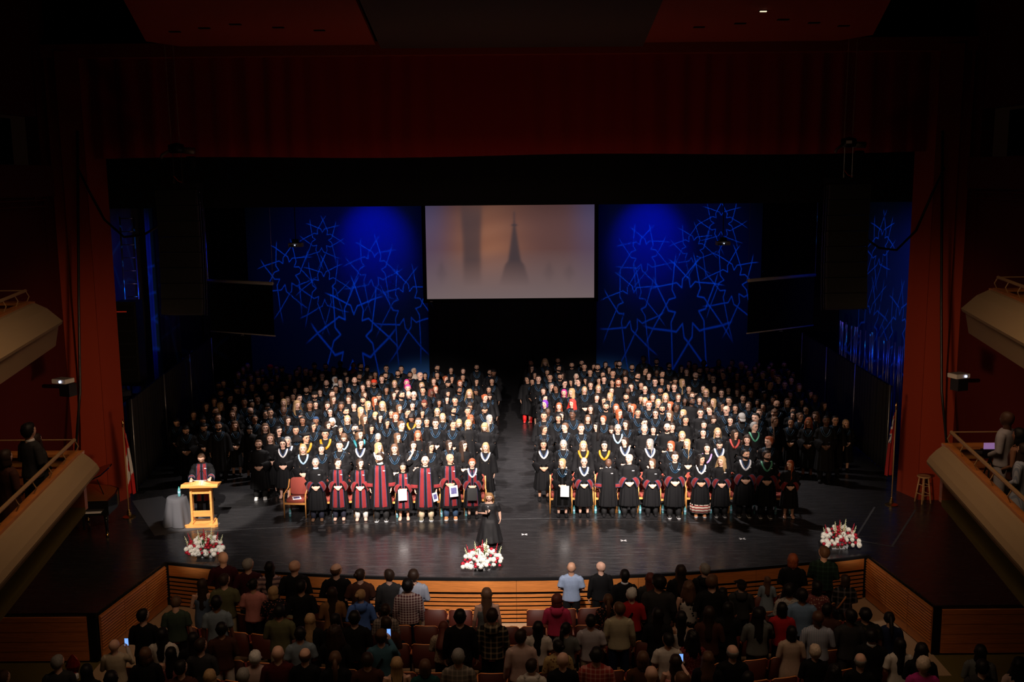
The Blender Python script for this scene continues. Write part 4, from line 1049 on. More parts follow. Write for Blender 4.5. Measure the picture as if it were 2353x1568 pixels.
# armchairs
M_up = mat('rose_upholstery', (.28, .06, .045), .9, spec=.15, noise=.2, nscale=60, bump=.1)
def pad(mb, c, d, m=None, r=.03):
    def fn(i, k):
        f = [(.9, -.5), (1, -.32), (1, .32), (.9, .5)][i]; e = 16; a = 2 * pi * k / e
        ca, sa = cos(a), sin(a); x = abs(ca) ** .35 * (1 if ca > 0 else -1) * d[0] / 2 * f[0]; y = abs(sa) ** .35 * (1 if sa > 0 else -1) * d[1] / 2 * f[0]
        v = Vector((x, y, f[1] * d[2])); v = (m @ v) if m else v; return Vector(c) + v
    mb.rings(fn, 4, 16)
CH = {}
def ch_mesh(key, fn, m, sm=True):
    if key not in CH: mb = MB(); fn(mb); CH[key] = mb.mesh(key, sm); CH[key].materials.append(m)
    return CH[key]
def armchair(x, y, rz, label):
    t = thing('armchair', label, 'chair', (x, y, 0), rz, 'oak armchairs with rose upholstery in the front row')
    inst('seat', ch_mesh('ac_seat', lambda b: pad(b, (0, 0, .44), (.50, .50, .09)), M_up), t)
    inst('backrest', ch_mesh('ac_back', lambda b: pad(b, (0, .25, .72), (.50, .46, .06), Matrix.Rotation(radians(78), 3, 'X')), M_up), t)
    for s in (-1, 1):
        inst('front_leg', ch_mesh('ac_fl%d' % s, lambda b: b.tube([(s * .285, -.25, 0), (s * .285, -.25, .55), (s * .285, -.22, .64), (s * .275, -.05, .66), (s * .265, .12, .72), (s * .265, .24, .90)], [(.02, .024)] * 6, 8, up=(0, 1, 0)), M_oak), t)
        inst('back_leg', ch_mesh('ac_bl%d' % s, lambda b: b.tube([(s * .26, .26, 0), (s * .26, .22, .42), (s * .262, .22, .66)], .019, 8, up=(0, 1, 0)), M_oak), t)
    inst('seat_frame', ch_mesh('ac_fr', lambda b: (b.box((0, -.24, .385), (.54, .025, .05)), b.box((0, .22, .385), (.5, .025, .05))), M_oak, False), t)
    return t
M_prog = mat('program_print', (.1, .1, .25), .5, noise=.8, nscale=40)
def program(x, y, z, rz, label, tilt=0.0, plain=False, folder=False, sc=1.0):
    t = thing('folder' if folder else 'booklet', label, 'folder' if folder else 'booklet', (x, y, z), rz); t.rotation_euler = (tilt, 0, rz); t.scale = (sc, sc, sc)
    MB().box((0, 0, 0), (.22, .28, .006)).build('cover', M_plastic if folder else M_paper, t)
    if not plain and not folder: MB().box((0, .01, .004), (.15, .16, .003)).build('cover_picture', M_prog, t)
    return t
def stackchair(x, y, rz, label):
    t = thing('stacking_chair', label, 'chair', (x, y, 0), rz, 'metal framed chairs in the rows on stage')
    M_g = MATS['grey_metal']
    inst('seat', ch_mesh('sc_seat', lambda b: pad(b, (0, 0, .45), (.44, .42, .05)), mat('brown_seat', (.10, .05, .04), .7)), t)
    inst('backrest', ch_mesh('sc_back', lambda b: pad(b, (0, .22, .74), (.42, .28, .04), Matrix.Rotation(radians(82), 3, 'X')), MATS['brown_seat']), t)
    for s in (-1, 1):
        inst('side_frame', ch_mesh('sc_f%d' % s, lambda b: (b.tube([(s * .22, -.2, 0), (s * .22, -.2, .43), (s * .22, .2, .43), (s * .21, .24, .88)], .012, 6), b.tube([(s * .22, .26, 0), (s * .22, .18, .43)], .012, 6)), M_g), t)
    inst('top_rail', ch_mesh('sc_t', lambda b: b.tube([(-.21, .24, .88), (.21, .24, .88)], .012, 6), M_g), t)

# flowers
def _mum(mb, n=4):
    for L in range(n):
        c = 13 - 2 * L
        for k in range(c):
            a = 2 * pi * (k + .5 * L) / c; e = .05 + .38 * L
            d = Vector((cos(a) * cos(e), sin(a) * cos(e), sin(e))); u = Vector((-sin(a), cos(a), 0)); r = .062 - .006 * L
            b = d * .008; mb.add([b, b + d * r * .6 + u * .019, b + d * r + Vector((0, 0, .006)), b + d * r * .6 - u * .019, b + d * r * .5 + Vector((0, 0, .012))], [(0, 1, 4), (1, 2, 4), (2, 3, 4), (3, 0, 4), (0, 3, 2, 1)])
    mb.sphere((0, 0, .012), .03, 7, 5)
ME_mum = shared('mum', _mum)
ME_rose = shared('rose', lambda mb: (mb.sphere((0, 0, .01), (.034, .034, .03), 8, 6), mb.tube([(0, 0, .0), (0, 0, .04)], [.04, .03], 7, caps=False)))
ME_leaf = shared('leaf', lambda mb: mb.add([(0, 0, 0), (.02, .05, .01), (0, .12, -.01), (-.02, .05, .01), (0, .05, -.004)], [(0, 1, 4), (1, 2, 4), (2, 3, 4), (3, 0, 4)]), False)
def _spike(mb):
    mb.tube([(0, 0, -.1), (0, 0, .26)], .004, 5)
    for k in range(16):
        a = k * 2.4; z = k * .016; r = .022 * (1 - k / 22); mb.sphere((cos(a) * r, sin(a) * r, z), .017 * (1 - k / 26), 6, 4)
ME_spike = shared('spike', _spike)
M_petal = mat('white_petals', (.82, .80, .72), .6); M_redp = mat('crimson_petals', (.45, .01, .03), .6); M_leaf = mat('fern_green', (.03, .10, .025), .5); M_cream = mat('cream_green_petals', (.62, .66, .4), .6)
def bouquet(px, py, label, seed, W=.43, H=.38, basket=(.42, .2, .11)):
    random.seed(seed); c = P(px, py); t = thing('flower_arrangement', label, 'flowers', (c.x, c.y + .1, 0))
    def bf(i, k): sx, sy = [(-1, -1), (1, -1), (1, 1), (-1, 1)][k]; f = .85 + .15 * i / 2; return (sx * basket[0] / 2 * f, sy * basket[1] / 2 * f, basket[2] * i / 2)
    MB().rings(bf, 3, 4).build('planter', mat('silver_planter', (.5, .5, .5), .3), t)
    mb = MB()
    for k in range(150):
        a = random.uniform(0, 2 * pi); e = random.uniform(-.2, 1.4); r = random.uniform(.1, 1.0)
        p = Vector((cos(a) * cos(e) * r * W * .9, sin(a) * cos(e) * r * .26, .13 + sin(max(0, e)) * r * H * .8))
        d = (p - Vector((0, 0, .08))).normalized(); u = d.cross(Vector((0, 0, 1))).normalized() * .016; q = p + d * .12
        mb.add([p, p + d * .06 + u, q, p + d * .06 - u], [(0, 1, 2), (0, 2, 3)])
    f = mb.build('foliage', M_leaf, t); f['kind'] = 'stuff'
    pts = []
    for k in range(900):
        if len(pts) > 62: break
        x = random.uniform(-W, W); z = random.uniform(.13, .13 + H * (1 - (x / W) ** 2 * .6)); y = -.20 + .3 * ((z - .13) / H) + random.uniform(-.02, .02)
        p = Vector((x, y, z))
        if all((p - q).length > .066 for q in pts): pts.append(p)
    for k, p in enumerate(pts):
        n = Vector((p.x * 1.2, -.9, .3 + p.z)).normalized(); R = n.to_track_quat('Z', 'Y').to_matrix().to_4x4()
        r = random.random(); s = random.uniform(.8, 1.25)
        if r < .62: inst('bloom', ME_mum, t, M_petal, Matrix.Translation(p) @ R @ Matrix.Scale(s, 4))
        else: inst('red_bloom', ME_rose, t, M_redp, Matrix.Translation(p) @ R @ Matrix.Scale(s, 4))
    for x, zz, m in ((-.27, .40, M_redp), (-.12, .46, M_cream), (-.02, .50, M_redp), (.12, .52, M_cream), (.26, .42, M_redp), (.33, .36, M_cream), (-.34, .33, M_cream), (.05, .44, M_cream)):
        x += random.uniform(-.04, .04); lean = x * .9
        inst('flower_spike', ME_spike, t, m, Matrix.Translation((x, -.02, zz - .10)) @ Matrix.Rotation(lean, 4, 'Y') @ Matrix.Scale(1.15, 4))
bouquet(1108, 1312, 'white and red flower arrangement at the front edge near the singer', 1)
bouquet(470, 1283, 'white and red flower arrangement in front of the lectern', 2)
bouquet(1930, 1263, 'white and red flower arrangement at the right end of the stage', 5)

# ------------------------------------------------------------------ theatre seats
M_seatback = mat('dark_red_seat_shell', (.10, .018, .010), .55, noise=.15, nscale=60)
M_seatedge = mat('seat_edge_highlight', (.95, .36, .12), .25, spec=.6)  # wood edge, coloured bright orange to paint the highlight along seat tops
M_seatcush = mat('maroon_cushion', (.18, .02, .02), .9)
SX = [-.245, -.235, -.20, -.1, 0, .1, .20, .235, .245]
def _sback(b):
    def fn(i, k):
        x = SX[k]; z = [.30, .86, .86, .30][i] - (.05 * max(0, (abs(x) - .18) / .065) ** 2 if i in (1, 2) else 0)
        return (x, (-.022, -.022, .012, .012)[i] - (z - .3) * .22 - .04 * (1 - (x / .245) ** 2), z)
    b.rings(fn, 4, 9, caps=False, close=False)
def _sedge(b):
    pts = []
    for k in range(9):
        x = [-.245, -.235, -.20, -.1, 0, .1, .20, .235, .245][k]; top = .862 - .05 * max(0, (abs(x) - .18) / .065) ** 2; bow = .04 * (1 - (x / .245) ** 2)
        pts.append((x, -.005 - (top - .3) * .22 - bow, top))
    b.tube(pts, .0115, 6)
ME_sb = ch_mesh('seatback', _sback, M_seatback)
ME_se = ch_mesh('seatedge', _sedge, M_seatedge)
ME_sp = ch_mesh('seatpan', lambda b: pad(b, (0, .17, .46), (.46, .38, .09), Matrix.Rotation(radians(80), 3, 'X')), M_seatcush)
ME_sc = ch_mesh('seatcush', lambda b: pad(b, (0, .03, .57), (.44, .44, .05), Matrix.Rotation(radians(102), 3, 'X')), M_seatcush)
ME_sa = ch_mesh('armrest', lambda b: b.box((.265, .12, .60), (.045, .36, .035)), M_slat2, False)
ME_ss = ch_mesh('standard', lambda b: b.box((.265, .06, .30), (.035, .3, .60)), M_blackmetal, False)
ORD = ['first', 'second', 'third', 'fourth', 'fifth', 'sixth', 'seventh', 'eighth', 'ninth', 'tenth', 'eleventh', 'twelfth', 'thirteenth', 'fourteenth', 'fifteenth', 'sixteenth', 'seventeenth', 'eighteenth', 'nineteenth', 'twentieth']
def ordn(n):
    n += 1
    if n <= 20: return ORD[n - 1]
    d, r = divmod(n, 10)
    return {2: 'twenty', 3: 'thirty', 4: 'forty', 5: 'fifty'}[d] + '-' + ORD[r - 1] if r else {3: 'thirtieth', 4: 'fortieth', 5: 'fiftieth'}[d]
ROWS = [(20.5, -4.9, 6.5, -1.05), (19.68, -6.1, 7.0, -1.05), (18.85, -6.6, 7.3, -1.05), (17.65, -6.9, 7.4, -1.02), (16.8, -7.1, 7.2, -.98)]
for ri, (yc, xa, xb, z0) in enumerate(ROWS):
    R0 = 22.0; n = int((xb - xa) / .54)
    for i in range(n + 1):
        x = xa + i * .54
        if abs(x - .13) < .26 and ri == 0: continue
        y = yc + x * x / (2 * R0); a = math.asin(max(-1, min(1, x / R0)))
        t = thing('theatre_seat', '%s theatre seat from the left in the %s audience row from the stage' % (ordn(i), ORD[ri]), 'seat', (x, y, z0), a, 'tip-up theatre seats of the audience')
        s = inst('backrest', ME_sb, t); inst('top_edge', ME_se, s); inst('seat', ME_sp, t); inst('armrest', ME_sa, t); inst('standard', ME_ss, t)
# ------------------------------------------------------------------ graduates on stage: face centre in close-up, hair and skin code
GA = '''740,85,su2 700,120,Sn2 945,105,tx3B 1000,105,sd2 1050,105,sk2B 1205,110,Sk2 1342,75,sk2B 1443,90,sk2B 1310,140,Sk2 1180,140,uk2 1262,130,sn1
830,150,Sn2 868,130,Sk2 655,165,Sn1 765,190,Sn1 875,187,Sk2 838,208,Sd1 1000,185,Sd2 1120,180,Sd2G 1340,185,sd2 1412,175,sn1G 965,225,Sd2 905,270,so1 705,240,Sn1 780,270,Sn1 1200,240,Sn1 1450,240,bd1B 1085,260,sk2_ 525,240,Sd1 480,265,sk3B 650,290,sd1 1270,300,sk2B 1300,280,sk3 1160,305,Sd1
500,330,sk3B 695,300,Sd2 1050,335,Sk2 810,350,Sk2 930,335,sk3 1150,360,uk2 1205,375,sd1G 1345,350,tk2B 1395,320,Sd1 580,375,sd1 830,385,sk2 710,410,sk3 950,370,sk2B 775,430,uk2w 440,405,Sn2 365,450,Sd2 1065,415,So1 1100,390,Sn1 1185,435,Co1 1300,440,Wd3 1355,430,Sk1 1460,440,Cd1
495,445,Wo1 918,445,Sk2 620,470,Sk2 445,490,sk2B 765,490,bn1BG 1065,485,b-4 945,505,sk2 898,515,uk2 1485,495,SkG 1225,525,uk1 605,520,Sn1 470,550,sd1 255,525,Sd2 340,560,uk2_ 105,580,sk2_ 800,560,uk3 1100,575,Wd1 1238,575,Sk3 1355,575,ku3 625,620,Cn1 345,625,sk2B_ 478,625,sk2B 185,650,sk2B_ 760,650,uk1G 900,640,Wn1G 1015,670,Sk1G 1325,630,Sk2 1175,665,hk2 945,735,Sn1N 1462,620,Sd1
1265,730,Mk2YG 1440,695,Mk2YG 1100,760,Sg1W 1240,830,So1L 1405,830,Sk1'''
GB = '''85,60,sk4 205,80,hb3 268,85,sk2B 325,100,Sk2 500,105,sk2G 635,110,sk2 605,150,sk2B 750,130,he2 715,165,sk3B 400,160,Sk3 133,140,Sd1 25,120,sk3 957,100,sk2B 1083,120,Sk2 1192,130,Sd1 1315,95,sk2B 1435,140,sk2B 1468,135,sk3
960,165,Sk2 805,170,bn1G 850,170,Sk2 490,170,sk2B 255,180,sk3B 38,210,hw2 140,200,Sk2 360,185,kk4 460,200,sn1 215,215,bn1B 85,235,Sg1 340,235,Wn1 390,240,tt3B 1190,185,Sk2 1085,200,Sk2 1035,200,ur1 685,235,Sp1 1055,235,sk2B 1165,240,Sr1 1308,225,Sk2 1452,220,Sk2 575,240,So1 928,220,Sn1 820,260,So1
290,275,Sd1 497,300,Sk3 160,300,Sk2 45,290,Sk3 695,285,qp1 595,300,ud1 10,335,sd1 830,305,sk2 1157,300,sk3B 945,290,Sr1 1312,305,Sk3 1425,295,Sk2 1250,330,Co1 905,325,Cb4 635,345,sk2B 565,345,Sd1 165,345,Sk1_ 300,345,Sn1 705,335,bg1 748,345,bg1G 435,350,sk2_ 1048,335,Sk2 1430,350,Sd1G 1388,370,ur1
20,385,Sn1 160,385,Wn1 290,395,sk2B 395,395,Sr1 845,415,hb2 972,415,Sk3 1120,395,sk2 1043,385,Sk1 95,445,Cd3 210,445,Sk1 335,435,So1 465,440,Wo1 1258,435,Sd2 735,440,Sk1 615,465,Sn1 135,495,sk2B 270,490,So1 405,525,So1 545,510,Sk2 690,505,sk2 820,510,Sk2 960,495,So1G 1103,485,sk2B 1235,490,sk2 1385,470,sk2B_
150,565,So1 300,560,Sn1 440,550,Sk1 585,540,Sr1 730,545,Ck3Y 790,590,sn1 865,585,Sk2 1008,545,So1 1430,560,Sg1 1260,560,Wr3 1155,590,So1 500,600,Sk2 945,600,qd1G 1100,610,sk2 635,620,sn1> 1240,605,So1 1390,625,So1 15,580,hw2
80,660,Sk2 220,645,sk1 362,650,Wk2 255,700,mn1T 120,720,Wn1L_ 425,720,Sg1GN 600,725,Sn1N 785,705,Wr2N 80,800,sk1 265,780,Lk1W 430,815,Wo1W 575,830,Wn1G 745,800,Sd1* 900,815,Ck2G 1065,790,Sd1G 1195,800,Wd1G 1395,815,Wo1W'''
GC = '''120,55,sk3 245,45,Co1_ 360,35,sk3B 485,75,sk2B 575,55,sk2B 598,90,sk2 365,105,sk2B 120,105,Wd1G 718,95,sk2B 685,90,Sk2 790,70,Sd1 915,65,sk1B 888,65,sk3 1028,95,sk2B 1133,20,sk4 1250,45,sk2B 1362,80,sk2B 1470,105,Wd1 1545,65,Sd1 1520,135,Wn1 815,115,Sk2 1145,125,sk2 968,145,Sd4 855,150,sk2 650,140,sk2 765,160,Sk2 265,140,Sk2 288,185,sk2 380,180,sk2B 405,170,Sd1 185,200,sd1 130,225,uk2 145,165,Sk2 525,180,he1 775,205,sd1 730,215,Sk2 850,230,Sk2 615,215,Sk2 545,225,sd1 485,230,Sk2 420,240,sk1G 905,230,mr1B 970,200,Sk2 1075,175,sk2BG 1180,170,Wd1 1250,140,uk4 1298,155,sk2 1235,225,sd1G 1298,215,Sk2 1415,205,Sk2_ 1480,230,So1
300,270,Sg1 345,285,uk3 655,255,Sd1 725,285,So1 1020,270,Sd1 1110,255,Sk2 1145,295,Fn1G 1365,270,Sk2 1408,275,sn1G 1540,290,uk2 230,310,Sd1 415,325,Lp1 485,320,Wo1 600,300,So1 845,305,Sd1 990,305,Sk4 1283,305,sk3B 240,375,uk1 710,370,Sd1 830,355,So1 975,365,sk2B 1215,365,Sn1 1330,365,Wo1 1445,365,Sn1 1110,380,Sk2 1145,400,So1 765,395,Sk2 245,425,Bv1 370,450,Wr1 490,420,CR1 1505,400,Sk4 1555,400,Sk4
655,470,Wd1 793,450,sk2B 885,460,Sr1 1010,450,Sn1 1040,460,Sr1 1180,435,sr1G 1265,415,So1 1300,470,sk2B 1375,440,Sr1 1425,455,sk4 270,490,uk4 235,535,sk2 365,555,Wk2 398,530,Sk1 495,520,sk4 630,560,Wn1 910,510,Sr1 1080,505,sk2 1240,510,Bd1G 1370,525,Sn1 1490,510,So1 770,565,ur1 1510,570,Wk2
235,655,ud2 425,635,sn1 570,645,sn1 710,630,Wk1 845,650,Sd1_ 975,610,Ld1 900,650,sg1GL 1135,595,sk1G 1140,650,sg1N 1220,660,Sk1 1345,640,bd1GBN 1390,635,Sd1 1480,710,So1N 230,790,Ck2W 410,790,Sg1 590,800,Wo1Y 780,800,Sk1GY 965,765,Bd1W 1190,780,Sg1W 1380,800,Br1G 1525,780,So1'''
GD = '''105,90,sk3 185,60,sk4 150,125,sk2B 215,115,Sk2 260,125,sk2B 320,50,Sd3 320,135,Sk3 110,170,bn1BG 420,105,Sk2 440,55,sk2 356,133,sn1 364,165,sd1 525,75,so2 565,95,Sd1 240,175,Sd1 270,195,sd1G 485,170,Sk2G 590,145,sk2 648,110,Sk2 672,75,Sk2 770,105,Sk2 793,75,Sk2 610,195,sk1 720,160,sn1 810,145,Sr2 840,185,sd2 910,75,sk2B 940,140,Sk2 995,170,Sk2 860,200,sn1G 975,210,Sk1 380,235,Wk3 485,255,Sk3
540,275,Wd1 660,250,sk2 738,235,Sk2 782,250,sk2 915,250,sd1G 1045,275,Wn2 180,285,Sk1 280,285,Sk2 205,320,So1G 345,325,Sd1G 407,300,Sk2 490,320,Sn1 970,340,Cd1 1140,335,Sk2 1190,365,sk4 615,325,Sn1 725,350,Sk3w 80,350,Sn1 540,375,sk2 845,365,Sk3 810,390,Sk3 145,390,Sd1 415,395,sk2 75,400,sk4B 200,430,sk4 272,410,So1 340,445,Sk3 675,415,Sk3 590,440,Bn1 845,430,bk2B 940,410,Sn1 1058,410,Sk2 470,465,Sk2 725,450,uk2 240,480,sd1 390,480,bn1G 1265,440,Sd2 1110,475,uk2 820,500,sn1_ 990,490,uk2 685,510,sn1 525,540,cg2_ 155,505,sd1G 995,530,Sk1 1052,540,un1G 655,550,sk1 270,555,Sd1_ 425,575,Sk1 1195,535,Cn1 1290,575,sk4 1370,570,sk2G 825,580,Ln1 970,590,uk2 1130,590,Wr3 1465,600,Lo1 185,615,Sk1 640,630,sg1GE 180,685,Sk1ON 310,680,Wo1 465,700,Wd2A 575,750,Cd1 770,765,qr1 325,780,sk1W_ 215,825,Sk1X 40,770,So1 15,700,Sr1N'''
PEOPLE = []
def parse(txt, ox, oy, keep):
    for tok in txt.split():
        a = tok.split(','); px, py = ox + float(a[0]) / 3.92, oy + float(a[1]) / 3.92
        if keep(px): PEOPLE.append([px, py, (a[2] if len(a[2]) > 2 and a[2][2].isdigit() else a[2][:2] + '1' + a[2][2:])])
parse(GA, 380, 820, lambda x: x < 762)
parse(GB, 760, 820, lambda x: True)
parse(GC, 1190, 820, lambda x: True)
parse(GD, 1570, 820, lambda x: x > 1588)
rnd = random.Random(11)
MALE = 'sbtFcqmM'
G = []
for px, py, code in PEOPLE:
    d = ray(px, py); tp = -d.z / d.y
    h = (1.77 if code[0] in MALE else 1.66) + rnd.uniform(-.025, .025)
    y = (CAM_H - h * .933) / tp
    if y > 39.7: y = 39.7 - rnd.uniform(0, .4)
    G.append(dict(d=d, tp=tp, y=y, code=code, px=px, py=py))
for it in range(60):
    for i in range(len(G)):
        for j in range(i + 1, len(G)):
            a, b = G[i], G[j]
            if abs(a['y'] - b['y']) > .46: continue
            xa, xb = a['d'].x / a['d'].y * a['y'], b['d'].x / b['d'].y * b['y']
            if abs(xa - xb) < .50:
                dy = b['y'] - a['y']; s = 1 if dy > 0 or (dy == 0 and i < j) else -1
                if abs(dy) < .46:
                    q = min(.03, (.46 - abs(dy)) / 2 + .002) * s; a['y'] -= q; b['y'] += q
for g in G:
    h = (CAM_H - g['y'] * g['tp']) / .933
    g['h'] = max(1.5, min(1.95, h)); g['y'] = (CAM_H - g['h'] * .933) / g['tp']
    g['x'] = g['d'].x / g['d'].y * g['y']; g['row'] = max(1, int(round((g['y'] - 26.9) / .85)) + 1)
G.sort(key=lambda g: g['y'])
rows = {}
for g in G: rows.setdefault((g['x'] < .15, g['row']), []).append(g)
for (lf, r), L in rows.items():
    L.sort(key=lambda g: -g['x'] if lf else g['x'])
    for k, g in enumerate(L): g['k'] = k; g['lf'] = lf
NUM = ['zero', 'one', 'two', 'three', 'four', 'five', 'six', 'seven', 'eight', 'nine', 'ten', 'eleven', 'twelve', 'thirteen', 'fourteen', 'fifteen', 'sixteen', 'seventeen', 'eighteen', 'nineteen', 'twenty']
HN2 = {'v': 'blue-trimmed gown', 'N': 'black gown', 'W': 'white hood', 'Y': 'yellow hood', 'L': 'pale hood', 'T': 'teal gown', 'E': 'green hood', 'O': 'olive hood', 'X': 'lilac hood', 'A': 'red lace'}
N_IND = 186
crowd = []
def hoodkey(code):
    for ch in code[3:]:
        if ch in 'WYLTEOXAN': return ch
    return 'v'
for n, g in enumerate(G):
    code = g['code']; ind = n < N_IND
    head = '_' if '_' in code else ('>' if '>' in code else rnd.choice('000>>_' if g['lf'] else '000<<>'))
    pose = 'face' if '*' in code else rnd.choice(('clasp', 'clasp', 'clasp', 'down'))
    lab = None
    if ind:
        lab = '%sperson with %s%s, %s, %s block row %s, %s from aisle' % ('bearded ' if 'B' in code else '', hairdesc(code), ' and glasses' if 'G' in code and 'B' not in code else '', HN2[hoodkey(code)], 'left' if g['lf'] else 'right', NUM[g['row']], ordn(g['k']))
    if lab and len(lab.split()) > 16: lab = lab.replace(' block row', ' row')
    if lab and len(lab.split()) > 16: lab = lab.replace(' and glasses', '')
    near = g['y'] < 30.5
    hood = hoodkey(code) != 'v' or rnd.random() < .8
    r = graduate(g['x'], g['y'], 0, g['h'], code, pose, head, -atan2(g['x'], g['y']) * .6 + rnd.uniform(-.2, .2), lab, 0 if ind and n < 130 else 1, hood,
                 M_black if near else None, M_black if near and code[0] in MALE else None, 'graduates standing in rows on the stage' if ind else None, rnd.uniform(.96, 1.06))
    if not ind: crowd.append(r)
    if ind and n < 46: stackchair(g['x'], g['y'] + .47, rnd.uniform(-.06, .06), 'metal framed chair behind the %s graduate from the aisle, %s block row %s' % (ordn(g['k']), 'left' if g['lf'] else 'right', NUM[g['row']]))
# the farthest rows joined into one
bpy.context.view_layer.update()
parts = [c for r in crowd for c in r.children]
for c in parts:
    mw = c.matrix_world.copy(); m = c.material_slots[0].material; c.parent = None; c.data = c.data.copy(); c.matrix_world = mw
    c.material_slots[0].link = 'DATA'; c.data.materials[0] = m
for r in crowd: bpy.data.objects.remove(r)
with bpy.context.temp_override(active_object=parts[0], selected_editable_objects=parts, selected_objects=parts, object=parts[0]):
    bpy.ops.object.join()
cr = parts[0]; cr.name = 'crowd'; cr.data.name = 'crowd'; cr['kind'] = 'stuff'; cr['label'] = 'farthest rows of graduates in black gowns standing in front of the blue backdrops'; cr['category'] = 'crowd'

# ------------------------------------------------------------------ people of the front row, each one told apart
mat('brown_suede', (.16, .08, .04), .8); mat('tan_leather', (.6, .25, .1), .6); mat('white_leather', (.7, .7, .7), .5); mat('khaki_twill', (.62, .50, .34), .8); mat('blue_denim', (.03, .07, .14), .8); mat('navy_trousers', (.012, .014, .03), .8)
mat('white_linen', (.6, .6, .56), .8); mat('olive_suede', (.14, .12, .07), .8); mat('pale_pink_leather', (.75, .45, .35), .6); mat('red_leather', (.6, .02, .02), .4)
def _ribbon(mb): torso_rings(mb, [(.38, .275, .20), (.26, .28, .205), (.14, .28, .205)], 64, lambda t, a, z: .05 * sin(12 * a))
M_rib = cloth('ribbon_skirt_print', (.55, .5, .42), 'stripe', (.25, .03, .03), .9)
def front(px, py, feet, code, pose, head, label, panels=False, cuffs=None, shoes='black_cloth', trousers=None, hood=None, badge=True, width=1.0, rz=0.0, group='gowned staff in the front row', feet_px=None):
    f = at_z(px if feet_px is None else feet_px, feet, 0); y = f.y + .13
    d = ray(px, py); tp = -d.z / d.y; h = (CAM_H - y * tp) / .933; h = max(1.5, min(1.98, h)); x = d.x / d.y * y
    r = graduate(x, y, 0, h, code + (hood or 'N'), pose, head, -atan2(x, y) * .5 + rz, label, 0, hood is not None, None, MATS.get(trousers) if trousers else None, group, width)
    if panels:
        for s in (-1, 1):
            p = inst('velvet_panel', shared('panel%d' % s, panel_fn(s)), r, M_velvet); inst('piping', shared('pipe%d' % s, piping_fn(s)), p, M_pipe)
    if cuffs: place_cuffs(r, pose, M_velvet, M_pipe if cuffs == 2 else None)
    if badge: inst('name_badge', shared('badge', _badge, False), r, M_paper)
    put_shoes(r, MATS[shoes], M_paper if shoes in ('white_leather', 'tan_leather', 'black_sneaker', 'olive_suede') else None)
    return r, x, y, h
mat('black_sneaker', (.02, .02, .02), .5); mat('black_trousers', (.008, .008, .009), .8)
FR = {}
FR['lectern'] = front(463, 1050, 1182, 'sn1G', 'desk', '_', 'person in red panelled gown reading at the oak lectern', True, 2, trousers='black_trousers', width=1.08)
front(594, 1021, 1150, 'sn1B', 'clasp', '0', 'bearded person in plain black gown and sneakers standing alone at left', shoes='white_leather', trousers='black_trousers', badge=False, width=1.08)
front(650, 1020, 1147, 'Bk1G', 'clasp', '0', 'person with dark bob and glasses in white and blue hood', hood='W', badge=False, shoes='pale_pink_leather')
FR[1] = front(725, 1064, 1200, 'sg1', 'clasp', '0', 'grey-haired person with red cuffs and brown shoes beside the empty armchair', False, 2, 'brown_suede', 'navy_trousers')
FR[2] = front(776, 1064, 1198, 'sd1', 'clasp', '>', 'person with cropped dark hair in red panelled gown and navy trousers', True, 1, 'pale_pink_leather', 'navy_trousers')
FR[3] = front(827, 1065, 1199, 'Sd1', 'clasp', '>', 'person with long dark hair in red panelled gown and white trousers', True, 1, 'pale_pink_leather', 'white_linen')
FR[4] = front(873, 1052, 1200, 'sd1B', 'down', '<', 'tall bearded person in red panelled gown and black sneakers', True, 1, 'black_sneaker', 'black_trousers', width=1.02)
FR[5] = front(926, 1077, 1198, 'Sk2', 'clasp', '0', 'shortest person in red panelled gown holding a blank white sheet', True, 1, 'pale_pink_leather', width=1.04)
FR[6] = front(977, 1059, 1198, 'bg1G', 'down', '0', 'bald person with glasses in red panelled gown and khaki trousers', True, 1, 'olive_suede', 'khaki_twill', width=1.12)
FR[7] = front(1034, 1054, 1196, 'bd2', 'clasp', '>', 'bald person in red panelled gown, jeans and tan shoes', True, 1, 'tan_leather', 'blue_denim', width=1.05)
FR[8] = front(1085, 1065, 1194, 'qr1', 'clasp', '0', 'person with short auburn hair, white collar and red panelled gown', True, 2, 'black_cloth', hood='W')
R1 = front(1292, 1064, 1191, 'Bo1', 'clasp', '<', 'blond person in velvet fronted gown holding a white sheet', False, None, 'black_cloth', hood='v')
FR[9] = R1
FR[10] = front(1342, 1062, 1190, 'sg1G', 'clasp', '0', 'grey-haired person with glasses, white collar and red cuffs', False, 2, 'black_cloth', hood='W')
FR[11] = front(1398, 1062, 1190, 'bk4', 'down', '_', 'bald person with dark skin in plain gown and tie', False, 2, 'black_cloth', 'black_trousers', width=1.04)
FR[12] = front(1446, 1054, 1190, 'Fg1', 'clasp', '<', 'balding person in red cuffed gown, fourth in the right front row', False, 2, 'black_cloth', 'black_trousers', width=1.05)
FR[13] = front(1499, 1064, 1189, 'Bn1', 'clasp', '<', 'person with brown bob in red cuffed gown and black trousers', False, 2, 'black_cloth', 'black_trousers')
FR[14] = front(1551, 1050, 1193, 'qd1', 'clasp', '0', 'young person with brown hair, blue hood and red cuffs', False, 2, 'black_sneaker', 'black_trousers', hood='v')
FR[15] = front(1611, 1056, 1190, 'Ck2', 'clasp', '>', 'person with long curly black hair and patterned ribbon skirt below gown', False, 2, 'tan_leather', hood='W')
inst('ribbon_skirt', shared('ribbon', _ribbon), FR[15][0], M_rib)
FR[16] = front(1658, 1060, 1190, 'Co1', 'clasp', '<', 'person with curly blond hair in red cuffed gown', False, 2, 'black_sneaker', 'black_trousers')
FR[17] = front(1713, 1044, 1190, 'sk2B', 'clasp', '>', 'bearded person with black hair and ivory hood in red cuffed gown', False, 2, 'black_sneaker', 'black_trousers', hood='W', width=1.04)
